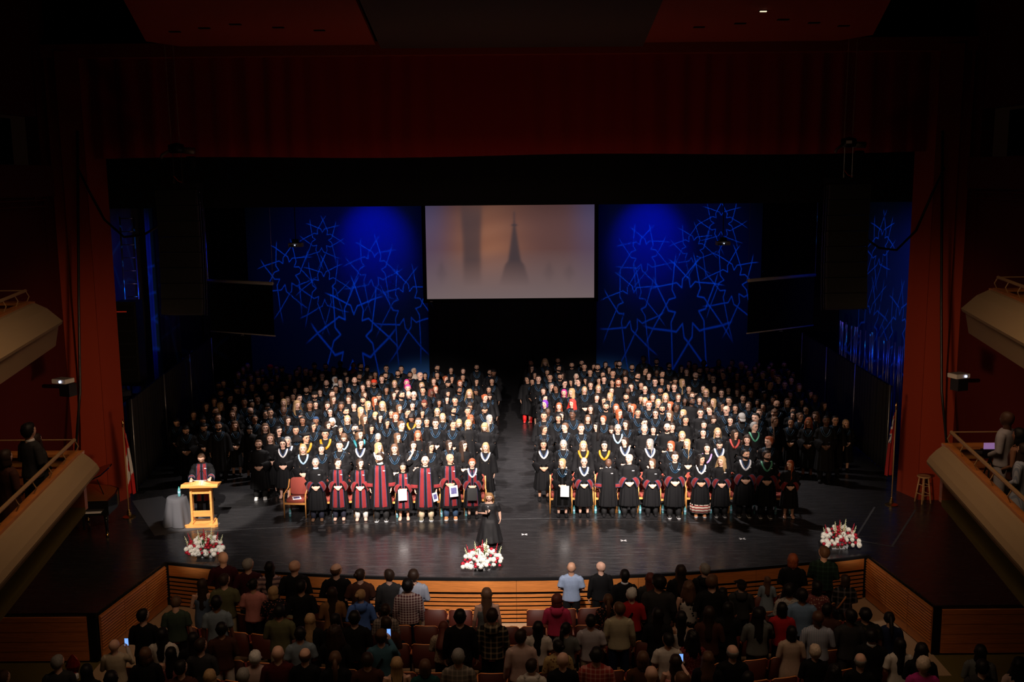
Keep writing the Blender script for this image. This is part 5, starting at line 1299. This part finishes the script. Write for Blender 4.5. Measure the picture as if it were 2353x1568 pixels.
FR[18] = front(1762, 1047, 1192, 'sd1B', 'clasp', '>', 'bearded person with green striped hood in red cuffed gown', False, 2, 'black_sneaker', 'black_trousers', hood='E', width=1.04)
FR[19] = front(1816, 1068, 1194, 'Sr1', 'clasp', '<', 'smiling person with long auburn hair at the far right of the front row', False, 1, 'pale_pink_leather', badge=False)
inst('shirt_collar', shared('collar', _collar), FR[1][0], MATS['pale_blue_satin']); inst('shirt_collar', shared('collar', _collar), FR[11][0], M_paper); inst('shirt_collar', shared('collar', _collar), FR[4][0], M_paper)
front(1212, 872, 973, 'uk2', 'down', '<', 'person in black gown with bright red boots at the aisle, right block', shoes='red_leather', badge=False, trousers='red_leather', group=None)
# armchairs behind them, bottles and booklets
N = [None, 'grey-haired person with brown shoes', 'person with navy trousers', 'person in white trousers', 'tall bearded person', 'shortest person', 'bald person in khaki', 'person in jeans', 'auburn-haired person', 'blond person holding a sheet', 'person with grey hair and glasses', 'person with a tie', 'balding person', 'person with brown bob', 'young person in blue hood', 'person in ribbon skirt', 'curly blond person', 'person with ivory hood', 'person with green hood', 'auburn-haired person at far right']
c = P(680, 1192); armchair(c.x, c.y + .28, -.08, 'empty oak armchair with rose upholstery and a programme on its seat')
program(c.x, c.y + .2, .492, .3, 'programme lying on the seat of the empty armchair')
bottle(c.x - .18, c.y + .15, 0, 'water bottle on the floor under the empty armchair')
for k in range(1, 20):
    r, x, y, h = FR[k]; yy = y + .50; xx = x + (.05 if k < 9 else -.02)
    if k == 19: xx = x - .22; yy = y + .62
    armchair(xx, yy, -xx * .012, 'oak armchair behind the ' + N[k])
    bottle(xx + (.33 if k < 9 else .34), yy - .30, 0, 'water bottle on the floor by the chair behind the ' + N[k])
    if k in (14, 15, 16, 17, 18): program(xx + .1, yy - .05, .492, .1, 'programme lying on the armchair behind the ' + N[k])
def held(k, dx, dz, label, rz=0.0, **kw):
    r, x, y, h = FR[k]; s = h / 1.753; return program(x + dx, y - .30 * s, dz * s, rz, label, tilt=radians(76), **kw)
held(5, .0, .86, 'blank white sheet held by the shortest person in red panels', .2, plain=True)
held(9, .05, .86, 'pale sheet held by the blond person in velvet gown', -.1, plain=True)
held(7, .10, .84, 'programme held by the person in jeans', .4)
held(6, .26, .72, 'programme held low by the bald person in khaki trousers', .9, sc=.8)
held(8, .0, .80, 'black folder held by the auburn-haired person', 0, folder=True, sc=1.15)
# velvet front of the blond person's gown
M_bv = mat('black_velvet', (.003, .003, .003), .9, spec=.05)
for s in (-1, 1): inst('velvet_panel', shared('panel%d' % s, panel_fn(s)), R1[0], M_bv)

# ------------------------------------------------------------------ clothes of the singer and the audience
TP = [(1.47, .078, .07), (1.45, .125, .085), (1.42, .17, .10), (1.36, .195, .118), (1.25, .19, .13), (1.1, .17, .125), (1.0, .178, .132), (.9, .195, .145), (.86, .196, .146)]
def tfold(t, a, z): return .012 * sin(9 * a + z * 14) + .01 * sin(5 * a - z * 22) * max(0, 1.2 - z) * 2
TOPS = {}
def top_mesh(style, pose):
    key = (style, pose)
    if key in TOPS: return TOPS[key]
    mb = MB(); pr = list(TP)
    if style == 'dress': pr = pr[:-1] + [(.8, .215, .16), (.65, .24, .18), (.5, .265, .20)]
    if style == 'gownlong': pr = [(1.435, .135, .092)] + pr[2:-1] + [(.8, .22, .17), (.6, .25, .2), (.35, .29, .23), (.12, .33, .26)]
    if style == 'coat': pr = pr[:-1] + [(.8, .215, .16), (.6, .225, .17), (.48, .225, .17)]
    if style in ('tank', 'strap'): pr = [p for p in pr if p[0] < 1.3]; pr = [(1.31, .172, .122)] + pr
    if style == 'strap': pr = pr[:-1] + [(.8, .2, .15), (.6, .19, .14), (.3, .19, .15), (.1, .2, .16)]
    fold = tfold if style not in ('dress', 'gownlong') else (lambda t, a, z: tfold(t, a, z) + .05 * sin(12 * a) * max(0, .95 - z))
    torso_rings(mb, pr, 56, fold)
    if style not in ('tank', 'strap'):
        for sx in (-1, 1):
            s, e, wv, d, n = arm_pts(pose, sx); s2 = s + Vector((-sx * .03, 0, .0)); m = s.lerp(e, .5)
            if style in ('tee', 'gownlong'): mb.tube([s2, s.lerp(e, .2), m, s.lerp(e, .85)], [(.07, .07), (.075, .075), (.068, .068), (.07, .07)], 16, up=(0, 1, 0))
            else: mb.tube([s2, s.lerp(e, .2), m, e, e.lerp(wv, .5), wv], [(.07, .07), (.074, .074), (.065, .065), (.056, .056), (.05, .05), (.04, .04)], 16, up=(0, 1, 0))
    if style == 'tank':
        for sx in (-1, 1): mb.tube([(sx * .09, -.10, 1.3), (sx * .10, -.03, 1.46), (sx * .095, .07, 1.42), (sx * .08, .11, 1.3)], .014, 6)
    TOPS[key] = remesh(mb, 'clothing_top', .014, .45, 1); return TOPS[key]
def _hoodie(mb): mb.lathe([(.085, 1.42), (.13, 1.43), (.14, 1.46), (.10, 1.49), (.08, 1.48)], (0, .03, 0), 18); mb.sphere((0, .12, 1.40), (.12, .06, .10), 14, 8)
def _bagstrap(mb): mb.tube([(-.12, -.13, 1.2), (-.13, .0, 1.47), (0, .14, 1.25), (.15, .14, 1.0), (.19, .05, .9)], [(.022, .006)] * 5, 8, up=(0, 1, 0))
def _bag(mb): mb.box((.2, .05, .82), (.08, .28, .22))
def _phone(mb): mb.box((-.10, -.375, 1.52), (.075, .012, .15))
def dressed(x, y, z, h, code, style, m_top, pose, head, rz, label, pants=None, cat='person', width=1.0, extra='', group=None, shoes=True):
    s = h / 1.753; r = thing('person', label, cat, (x, y, z), rz, group); r.scale = (s * width, s * width, s); HMx = head_matrix(*HEADS[head])
    inst('body', body(pose, head, 0), r, SKIN[code[2]]); head_parts(r, code, HMx)
    nm = {'tee': 'shirt', 'shirt': 'shirt', 'dress': 'dress', 'gownlong': 'dress', 'coat': 'coat', 'tank': 'top', 'strap': 'dress'}[style]
    inst(nm, top_mesh(style, pose), r, m_top)
    if pants: inst('trousers', shared('trousers', _trousers), r, pants)
    if shoes: put_shoes(r, M_black)
    if 'h' in extra: inst('hood', shared('hoodie', _hoodie), r, m_top)
    if 's' in extra: b = inst('shoulder_bag', shared('bagstrap', _bagstrap), r, MATS['tan_leather'] if 't' in extra else M_black); inst('pouch', shared('bag', _bag, False), b, M_black)
    if 'c' in extra: inst('collar', shared('collar', _collar), r, M_paper)
    return r
c = P(1122, 1252); d = ray(1124, 1143); y = c.y + .05; h = (CAM_H - y * (-d.z / d.y)) / .933
sg = dressed(d.x / d.y * y, y, 0, h, 'Vy1', 'gownlong', mat('black_dress_crepe', (.010, .010, .012), .6, bump=.1, nscale=50), 'mic', '0', .0, 'person in long black dress singing into a handheld microphone at the stage front', None, width=1.36)
mic = thing('microphone', 'handheld microphone held up by the person in the black dress', 'microphone', tuple(sg.matrix_basis @ Vector((-.036, -.272, 1.14))))
MB().tube([(0, 0, 0), (.01, -.01, .17)], [.012, .016], 8).build('handle', M_plastic, mic, True); MB().sphere((.012, -.012, .195), .028, 10, 8).build('grille', MATS['grey_metal'], mic, True)
# ------------------------------------------------------------------ audience, seen from behind
CL = {'black': (.006, .006, .007), 'charcoal': (.03, .03, .032), 'maroon': (.045, .006, .012), 'darkred': (.07, .008, .01), 'olive': (.12, .12, .06), 'pink': (.55, .22, .2), 'greyblue': (.20, .26, .32), 'green': (.045, .07, .05),
      'white': (.6, .56, .52), 'beige': (.46, .38, .28), 'mauve': (.30, .10, .11), 'brown': (.06, .022, .014), 'blue': (.09, .20, .62), 'teal': (.05, .13, .18), 'lightblue': (.26, .34, .5), 'tan': (.24, .12, .05), 'hotpink': (.62, .05, .14), 'red': (.42, .015, .02),
      'grey': (.12, .13, .13), 'khaki': (.42, .38, .26), 'navy': (.012, .02, .06), 'denim': (.10, .15, .24), 'chambray': (.16, .26, .42), 'magenta': (.42, .03, .2), 'rust': (.08, .03, .01), 'lightgrey': (.42, .40, .44), 'coat': (.50, .38, .30), 'palepink': (.58, .42, .38), 'teal2': (.01, .06, .06)}
PT = {'gingham': ('check', (.55, .45, .42), (.10, .02, .03), .7), 'stripes': ('stripe', (.45, .3, .28), (.12, .08, .1), 1.1), 'bluestripe': ('pin', (.42, .46, .55), (.25, .3, .42), .8), 'darkplaid': ('plaid', (.012, .012, .012), (.28, .22, .15), 1.3), 'greyplaid': ('plaid', (.16, .14, .12), (.36, .3, .25), 1.0), 'redplaid': ('plaid', (.36, .05, .04), (.6, .3, .26), .9),
      'leopard': ('spots', (.42, .34, .26), (.10, .07, .05), .5), 'floral': ('spots', (.01, .01, .012), (.3, .1, .08), .8), 'whitefloral': ('spots', (.55, .52, .48), (.02, .02, .03), 1.6), 'yellowfloral': ('spots', (.45, .32, .14), (.2, .1, .05), 1.0), 'polka': ('spots', (.14, .012, .015), (.4, .2, .18), .35), 'greenplaid': ('plaid', (.008, .02, .012), (.02, .05, .035), 1.2),
      'damask': ('spots', (.18, .05, .05), (.5, .36, .3), .7), 'speckle': ('spots', (.42, .4, .38), (.1, .1, .1), .4), 'diamond': ('plaid', (.008, .008, .009), (.12, .11, .12), 1.8), 'camo': ('spots', (.012, .014, .012), (.05, .05, .025), 2.2), 'lace': ('spots', (.55, .5, .46), (.3, .24, .2), .4), 'plaidtop': ('plaid', (.3, .26, .24), (.06, .04, .04), .8)}
def am(n):
    if n in CL: return cloth(n + '_clothing', CL[n])
    p = PT[n]; return cloth(n + '_clothing', p[1], p[0], p[2], p[3])
A = '''1|2010|320|bn1|shirt|maroon|black|back|0|bald person in dark maroon shirt below the left flowers
1|2235|380|sg1G|shirt|maroon|black|back|>|grey-haired person with glasses in maroon sweater, front row left
1|1820|560|Ld1|strap|denim||clasp|0|person with very long dark hair in backless grey-blue dress
1|2020|520|sd1|tee|olive|khaki|clasp|>|dark-haired person in olive polo and khaki shorts, left
1|2280|560|uk2|tee|pink|black|clasp|0|person with tied black hair in dusty pink shirt
1|1950|720|sk3|tee|greyblue|black|down|0|black-haired person in grey-blue polo, left side
1|1580|725|sn1|tee|green|black|down|_|person in dark green shirt with bowed grey head
1|1290|840|sk1|shirt|black|black|clasp|>|person in black jacket beside the left slatted panels
1|1460|1010|Sk2|tee|white|white|clasp|0|person with long black hair and clip in white blouse, left
1|1030|1110|bg1|shirt|beige|black|phone|0|balding person in beige shirt raising a phone, lower left
1|1310|1190|Bn1|shirt|black|black|clasp|0|person with brown bob in black, lower left
1|1540|1180|Sk1|tank|mauve|black|clasp|0|person with long black hair in mauve top, lower left
1|1740|1050|Sk1|shirt|black|black|clasp|0|person with long black hair in black beside an empty seat, left
1|1810|1110|sd1|shirt|charcoal|black|clasp|>|person in dark jacket with small logo, lower left
1|1995|960|sk2|shirt|brown|white|clasp|0|person in dark polo with white trousers and belt
1|1630|1310|sk1|shirt|brown|black|clasp|0|short dark-haired person in brown at bottom left
1|520|1260|sg1|shirt|charcoal|black|clasp|>|grey-haired person in dark jacket holding a foil gift, far left
1|780|1340|Sk1|shirt|black|black|clasp|0|person with long black hair in black, bottom far left
1|1000|1410|sk1|shirt|black|black|clasp|0|dark-haired person at bottom edge in front of the beige shirt
1|1890|1390|Bo1|shirt|black|black|clasp|0|person with blond bob in black at the bottom left
1|2190|1380|sg1|shirt|brown|black|clasp|0|person with short grey-brown hair at the bottom edge, left
1|2300|1220|qw1|shirt|palepink|black|clasp|0|white-haired person in pale pink cardigan, lower left
1|30|1400|sn1|shirt|brown|black|clasp|>|person at the far left bottom corner facing right
2|155|330|Sk2|shirt|stripes|black|back|0|person with long black hair in pink striped sweater
2|380|320|bn1|shirt|black|khaki|back|>|bald person in black sweater, front row left
2|190|550|Bo1|shirt|floral|black|clasp|0|person with blond bob in dark floral top
2|440|500|sk2|shirt|black|black|back|>|black-haired person in black jacket behind the bald one
2|755|350|Fn1G|shirt|black|black|back|>|balding person with glasses in black fleece
2|970|395|ud1|tee|brown|black|back|>|person with tied brown hair in dark shirt, front row
2|1230|400|sd1|shirt|charcoal|black|down|0|dark-haired person in dark grey knit sweater, front row
2|1450|400|sd1|shirt|bluestripe|khaki|clasp|0|dark-haired person in pale striped shirt beside the plaid shirt
2|1400|490|qk1|shirt|gingham|navy|down|0|person with thick black hair in gingham shirt and jeans
2|720|560|Ld1|coat|tan||clasp|0|person with long brown hair in tan coat
2|975|580|uo1|shirt|blue|black|back|0|person with blond bun in bright blue hooded jacket|h
2|245|720|sk2|shirt|olive|khaki|clasp|0|short-haired person in olive long-sleeved shirt, left
2|520|800|So1|shirt|black|black|clasp|0|person with long blond hair in black, left of centre
2|430|925|sk1|tee|greyblue|black|clasp|0|dark-haired person in grey-blue collared shirt, lower left
2|750|800|Sk1|shirt|black|black|clasp|0|person with long black hair in black holding a phone, left of centre
2|920|780|sk1|shirt|black|black|clasp|0|dark-haired person in black behind the blue jacket
2|745|920|Cd1|shirt|black|black|clasp|0|person with curly dark hair in black, lower centre left
2|1200|710|ud1|shirt|plaidtop|black|clasp|0|person with brown bun in checked top
2|1205|830|Sd1|shirt|brown|black|clasp|0|person with long dark brown hair below the checked top
2|1160|950|cn1|shirt|teal|black|phone|0|person in brown cap and denim shirt with shoulder strap|s
2|1870|770|sk1|shirt|black|black|down|0|short-haired person in black between leopard blouse and dark plaid
2|1720|870|Sb1|shirt|leopard|black|clasp|_|person leaning over in cream leopard print blouse
2|2110|570|Ln1|tank|grey|black|down|0|person with long light brown hair in grey tank top, centre
2|2160|760|sd1|shirt|darkplaid|black|down|0|person in dark plaid flannel shirt with hood, centre|h
2|230|1100|br1|shirt|darkred|black|clasp|0|bald person in dark red sweater at bottom, left of centre
2|475|1120|Fn1|shirt|black|black|clasp|0|bald person in black at bottom, left of centre
2|745|1150|Pn1|shirt|black|black|clasp|0|person with long brown ponytail in black, bottom
2|1035|1160|sd1|shirt|brown|black|clasp|0|dark-haired person in brown sweater, bottom
2|1300|1200|So1|tank|black|black|clasp|0|person with straight blond hair in off-shoulder black top
2|1555|1220|Bn1|shirt|teal2|black|clasp|0|person with streaked brown bob in dark teal, bottom centre
2|1855|1130|sg1|shirt|greyplaid|black|clasp|0|grey-haired person in grey plaid shirt, bottom centre
3|600|330|bn2|tee|lightblue|black|clasp|0|tall bald person in blue-grey short-sleeved shirt, front row right
3|865|325|bg1|shirt|black|black|down|0|bald pale-headed person in black sweater, front row
3|1080|400|sk4|shirt|black|black|down|0|person with short black hair and white collar, front row|c
3|1310|430|Sb1|shirt|charcoal|black|clasp|0|person with dark red hair in charcoal top
3|1385|460|qk2|shirt|charcoal|black|down|0|broad person in dark grey shirt, right of centre
3|1585|360|Sd1|shirt|black|black|clasp|0|person with long dark hair in black coat, front row right
3|1800|345|sg1G|shirt|black|black|clasp|<|grey-haired person with pale furry collar, front row|h
3|1865|455|sn1|shirt|black|black|back|0|brown-haired person in black jacket by the grey-haired one
3|1655|510|Cn1|tank|whitefloral|black|clasp|0|person with curly light hair in white floral sleeveless top
3|2130|490|ck1|shirt|charcoal|black|clasp|<|person in black cap and dark hoodie|h
3|470|620|Bb1|shirt|hotpink|navy|clasp|0|person with dark red bob in hot pink hoodie|h
3|930|620|Pn1|shirt|floral|black|clasp|0|person with blond-streaked ponytail in black floral top
3|1145|570|qw1|shirt|red|black|clasp|0|white-haired person in red sweater with shoulder strap|s
3|1030|700|sn1|shirt|khaki|navy|down|0|grey-brown haired person in khaki shirt and jeans
3|775|810|sk2|tee|lightgrey|khaki|clasp|0|dark-haired person in light grey textured shirt
3|300|870|Lk2|tee|white|black|clasp|0|person with very long black hair in white tee, centre
3|550|880|Pk1|tee|grey|black|clasp|0|person with long black ponytail in grey top
3|1590|780|Lk2|tank|lace|white|down|0|person with long black hair in white lace sleeveless top
3|1380|750|Sk1|shirt|black|black|clasp|0|person with long black hair in black behind the dark grey shirt
3|1840|740|Sd1|shirt|brown|black|clasp|0|person with long brown hair in dark brown, right
3|2010|700|Sk1|shirt|black|black|clasp|0|person with long black hair in black behind the cap
3|2280|750|Sk2|shirt|grey|black|phone|<|person in grey sweater raising an arm, right|
3|145|950|sd1|shirt|palepink|black|down|0|dark-haired person in pale pink shirt, lower centre
3|480|1040|uk1|shirt|yellowfloral|black|clasp|0|person with black bun in yellow floral robe
3|520|1160|bn1|shirt|black|black|clasp|0|bald person in black in front of the yellow robe
3|1470|980|sk2|tee|white|black|clasp|0|dark-haired person in white polo shirt, lower right
3|1690|960|Ck2|shirt|polka|black|clasp|0|person with dark curls in maroon polka dot dress
3|245|1215|sd1|shirt|white|black|clasp|0|brown-haired person in white hooded top, bottom centre|h
3|825|1115|sk1|shirt|redplaid|black|clasp|0|black-haired person in red plaid shirt, bottom
3|1245|1150|Bn1|shirt|rust|black|clasp|0|brown-haired person in rust brown top, bottom
3|1320|1290|bg1|shirt|white|black|clasp|0|balding grey person at the bottom edge, right of centre
3|1540|1175|Sd1|tank|pink|black|phone|0|person with dark red-brown hair filming with a bright phone
3|1590|1340|sn1|shirt|brown|black|clasp|0|brown head at the bottom edge below the phone
3|1830|1150|Wn1|shirt|black|black|clasp|0|person with wavy light brown hair in black, lower right
3|2050|1090|Fg1|shirt|black|black|clasp|0|balding person in black beside two empty seats, right
3|2190|1330|sk1|shirt|black|black|clasp|0|dark head at the bottom edge, right
4|590|265|sn1G|shirt|greenplaid|black|clasp|<|person with cropped hair and glasses in dark green plaid, below right flowers
4|315|330|Br1|dress|black||clasp|0|person with bright auburn bob in black dress
4|90|515|Sn1|dress|greyblue||clasp|0|small child in ruffled grey-blue dress
4|285|600|qk2|shirt|speckle|black|clasp|>|person with black hair in speckled white blouse
4|525|570|Bk2|shirt|damask|black|clasp|<|person in maroon and cream patterned blouse
4|775|510|Bd1|shirt|diamond|charcoal|clasp|<|person in black diamond sweater with tan strap bag|st
4|395|640|sk3|shirt|chambray|navy|down|0|person with short black hair in blue chambray shirt
4|220|760|Bk2|shirt|red|black|clasp|0|person with black bob in red top
4|620|770|sk4|shirt|brown|black|clasp|0|dark-haired person in dark brown shirt, right
4|820|825|sk4|shirt|charcoal|charcoal|clasp|0|short-haired person in dark plaid shorts set, right
4|535|840|bk4|shirt|bluestripe|black|clasp|0|bald person in pale blue striped shirt
4|955|810|sk2|tee|camo|black|down|0|broad person in dark camouflage shirt
4|1170|850|Pk2|shirt|navy|black|clasp|_|person with black ponytail in embroidered navy jacket
4|1010|1000|sk1|shirt|black|black|clasp|0|person in black suit with white collar, lower right|c
4|305|970|Bk1|coat|coat||clasp|0|dark-haired person in long belted beige coat
4|510|1140|qe1|shirt|black|black|clasp|0|person with short sandy hair in black, lower right
4|1260|1080|Lk2|tee|white|black|clasp|0|person with very long black hair in white top, lower right
4|1450|1130|Wk1|shirt|black|black|clasp|0|person with wavy black hair in black by the olive carpet
4|1465|1255|qe1|shirt|magenta|black|clasp|0|grey-haired person in magenta sweater|s
4|910|1220|Fg1|shirt|black|black|clasp|0|balding person in black at the bottom right holding a phone
4|1970|1140|Sk1|shirt|grey|black|clasp|0|person with long black hair in grey knit, far right bottom
4|1985|1275|sk1|shirt|charcoal|black|clasp|0|dark-haired person in front of the grey knit, far right bottom
4|2310|1260|Ck1|shirt|palepink|black|clasp|0|person with curly black hair in pale pink, bottom right corner
4|680|1320|Ck1|shirt|black|black|clasp|0|person with curly black hair at the bottom, right
4|30|800|Sk1|shirt|black|black|clasp|0|person with long black hair in black left of the red top
3|1960|560|Sk1|shirt|charcoal|black|clasp|0|dark-haired person in charcoal between black coats, right'''
ORI = {'1': (0, 1200, 3.92), '2': (580, 1220, 3.92), '3': (1160, 1220, 3.92), '4': (1740, 1200, 3.838)}
slots = [r[0] + .46 for r in ROWS] + [16.8 + .46 - .85 * k for k in range(1, 5)]
rnd = random.Random(5)
AU = []
for ln in A.split('\n'):
    f = ln.split('|'); ox, oy, sc = ORI[f[0]]; px, py = ox + float(f[1]) / sc, oy + float(f[2]) / sc
    child = 'child' in f[9]; code = f[3]
    z0 = -1.05 if not child else -.60
    d = ray(px, py); tp = -d.z / d.y
    h = 1.12 if child else (1.77 if code[0] in MALE else 1.66); y = (CAM_H - z0 - h * .933) / tp; x = d.x / d.y * y
    if not child and abs(x) < 7.6:
        best = min(slots, key=lambda s: abs(s + x * x / 44 - y)); ys = best + x * x / 44
        hs = (CAM_H - z0 - ys * tp) / .933
        if 1.52 < hs < 1.93: y, h = ys, hs
    AU.append([d.x / d.y * y, y, z0, h, f, code, tp, d])
for it in range(40):
    for i in range(len(AU)):
        for j in range(i + 1, len(AU)):
            a, b = AU[i], AU[j]
            if abs(a[0] - b[0]) < .44 and abs(a[1] - b[1]) < .36:
                s = .02 if b[1] >= a[1] else -.02
                for q, sg_ in ((a, -s), (b, s)):
                    y = q[1] + sg_; h = (CAM_H - q[2] - y * q[6]) / .933
                    if (1.5 < h < 1.95) or q[3] < 1.3: q[1] = y; q[3] = h; q[0] = q[7].x / q[7].y * y
phones = []
for x, y, z0, h, f, code, tp, d in AU:
    ex = f[10] if len(f) > 10 else ''
    head = f[8] if f[8] != '0' else rnd.choice('0000<>')
    head = {'<': '>', '>': '<'}.get(head, head)   # they face away from the camera
    rz = pi - x * .02 + rnd.uniform(-.12, .12)
    r = dressed(x, y, z0, h, code, f[4], am(f[5]), f[7], head, rz, f[9], am(f[6]) if f[6] else None, width=rnd.uniform(1.0, 1.1) * (1.1 if 'broad' in f[9] else 1), extra=ex, group='standing audience members')
    if f[7] == 'phone' and 'arm' not in f[9]: phones.append((r, f[9]))
M_scr = mat('phone_screen', (.1, .2, .5), emit=(.2, .42, 1.0), estr=1.1)
def phone(p, rz, label):
    t = thing('phone', label, 'phone', p, rz); MB().box((0, 0, 0), (.075, .010, .15)).build('case', M_plastic, t); MB().box((0, -.006, 0), (.068, .003, .14)).build('display', M_scr, t)
for r, lab in phones:
    s = r.scale[2]; q = Matrix.Rotation(r.rotation_euler.z, 4, 'Z') @ Vector((-.125 * s, -.36 * s, 1.53 * s)); phone(tuple(r.location + q), 0, 'lit phone held up by the ' + lab.split(' holding')[0].split(' filming')[0].split(' raising')[0])
for px, py, z, lab in ((799, 1452, .1, 'lit phone in the crowd left of centre'), (1943, 1562, .0, 'lit phone near the bottom edge at right')):
    p = at_z(px, py, z); phone(tuple(p), 0, lab)
# foil wrapped gift at the far left, bag of snacks on a centre seat
p = at_z(168, 1535, .25); t = thing('gift_bouquet', 'red and silver foil wrapped gift held at the far left', 'gift', tuple(p))
MB().lathe([(.03, -.2), (.1, -.05), (.13, .05), (.09, .14), (.02, .24)], (0, 0, 0), 9).build('wrapping', mat('red_foil', (.5, .03, .03), .15, metal=.8), t)
MB().sphere((0, -.03, -.15), (.11, .09, .1), 8, 6).build('bow', M_paper, t)
p = at_z(1178, 1466, -.55); t = thing('snack_bag', 'shiny yellow and white bag lying on a seat beside the centre aisle', 'bag', tuple(p))
MB().lathe([(.10, 0), (.13, .06), (.10, .16), (.13, .2)], (0, 0, 0), 7).build('bag', mat('foil_bag', (.7, .62, .3), .2, metal=.7), t)
# people in the side boxes
BX = [(68, 990, 'qk1', 'shirt', 'charcoal', 'black', '0', -1, 'person with bushy dark hair and dark suit in the left side box', 'c'), (14, 1050, 'Bd1', 'dress', 'brown', '', '0', -1, 'person in grey-brown dress at the left edge of the left side box', ''),
      (84, 1010, 'Sd1', 'coat', 'charcoal', '', '0', -1, 'person in dark coat behind the suited one, left side box', ''), (2313, 962, 'bk4', 'shirt', 'lightgrey', 'lightgrey', '0', 1, 'bald person in pale grey suit in the right side box', ''),
      (2341, 1000, 'Bk3', 'tank', 'brown', 'black', '0', 1, 'person in dark sleeveless top in the right side box', ''), (2352, 1035, 'Sd2', 'dress', 'bluestripe', '', '0', 1, 'person in striped ruffled dress at the right edge of the box', '')]
for i, (px, py, code, st, c, pn, hd, sx, lab, ex) in enumerate(BX):
    d = ray(px, py); tp = -d.z / d.y; h = (1.80, 1.66, 1.68, 1.84, 1.68, 1.62)[i]; z0 = 2.9; y = (CAM_H - z0 - h * .933) / tp
    if i == 2: y += .62; h = (CAM_H - z0 - y * tp) / .933
    dressed(d.x / d.y * y, y, z0, h, code, st, am(c), 'clasp', hd, pi - sx * -.5 if sx < 0 else pi + .7, lab, am(pn) if pn else None, extra=ex)
d = ray(4, 655); y = 18.2; dressed(-9.75, y, 5.4, 1.6, 'Sk1', 'dress', am('black'), 'clasp', '0', pi, 'dark figure at the left edge in the upper side box', None)
# camera on a tripod in the right side box
p = at_y(2276, 1036, 17.5); t = thing('video_camera', 'black video camera with lit screen on a tripod in the right side box', 'camera', (p.x, p.y, 2.9))
zz = p.z - 2.9
MB().box((0, 0, zz - .05), (.28, .16, .14)).build('body', M_plastic, t); MB().box((-.05, -.06, zz + .10), (.20, .02, .11)).build('display', mat('camera_screen', (.3, .1, .3), emit=(.55, .3, .7), estr=.35), t)
MB().tube([(-.14, 0, zz - .05), (-.28, .05, zz - .05)], .05, 10).build('lens', M_plastic, t)
for a in range(3): q = a * 2.1; MB().tube([(0, 0, zz - .12), (.28 * cos(q), .28 * sin(q), 0)], .014, 6).build('leg', M_blackmetal, t)
# stage hands lit blue behind the drapes
for px, py, lab in ((411, 806, 'blue-lit person behind the left drape, nearer the array'), (441, 806, 'blue-lit person behind the left drape, next to its end pole'), (1822, 812, 'blue-lit person with cap at the far end of the right drape')):
    d = ray(px, py); tp = -d.z / d.y; y = 41.2; h = min(1.95, (CAM_H - y * tp) / .933)
    y = (CAM_H - max(1.7, h) * .933) / tp if y < 41 else y
    dressed(d.x / d.y * y, y, 0, max(1.7, h), 'Sn1' if px < 1000 else 'sk2', 'shirt', am('denim'), 'clasp', '>' if px < 1000 else '0', 0, lab, am('navy'))
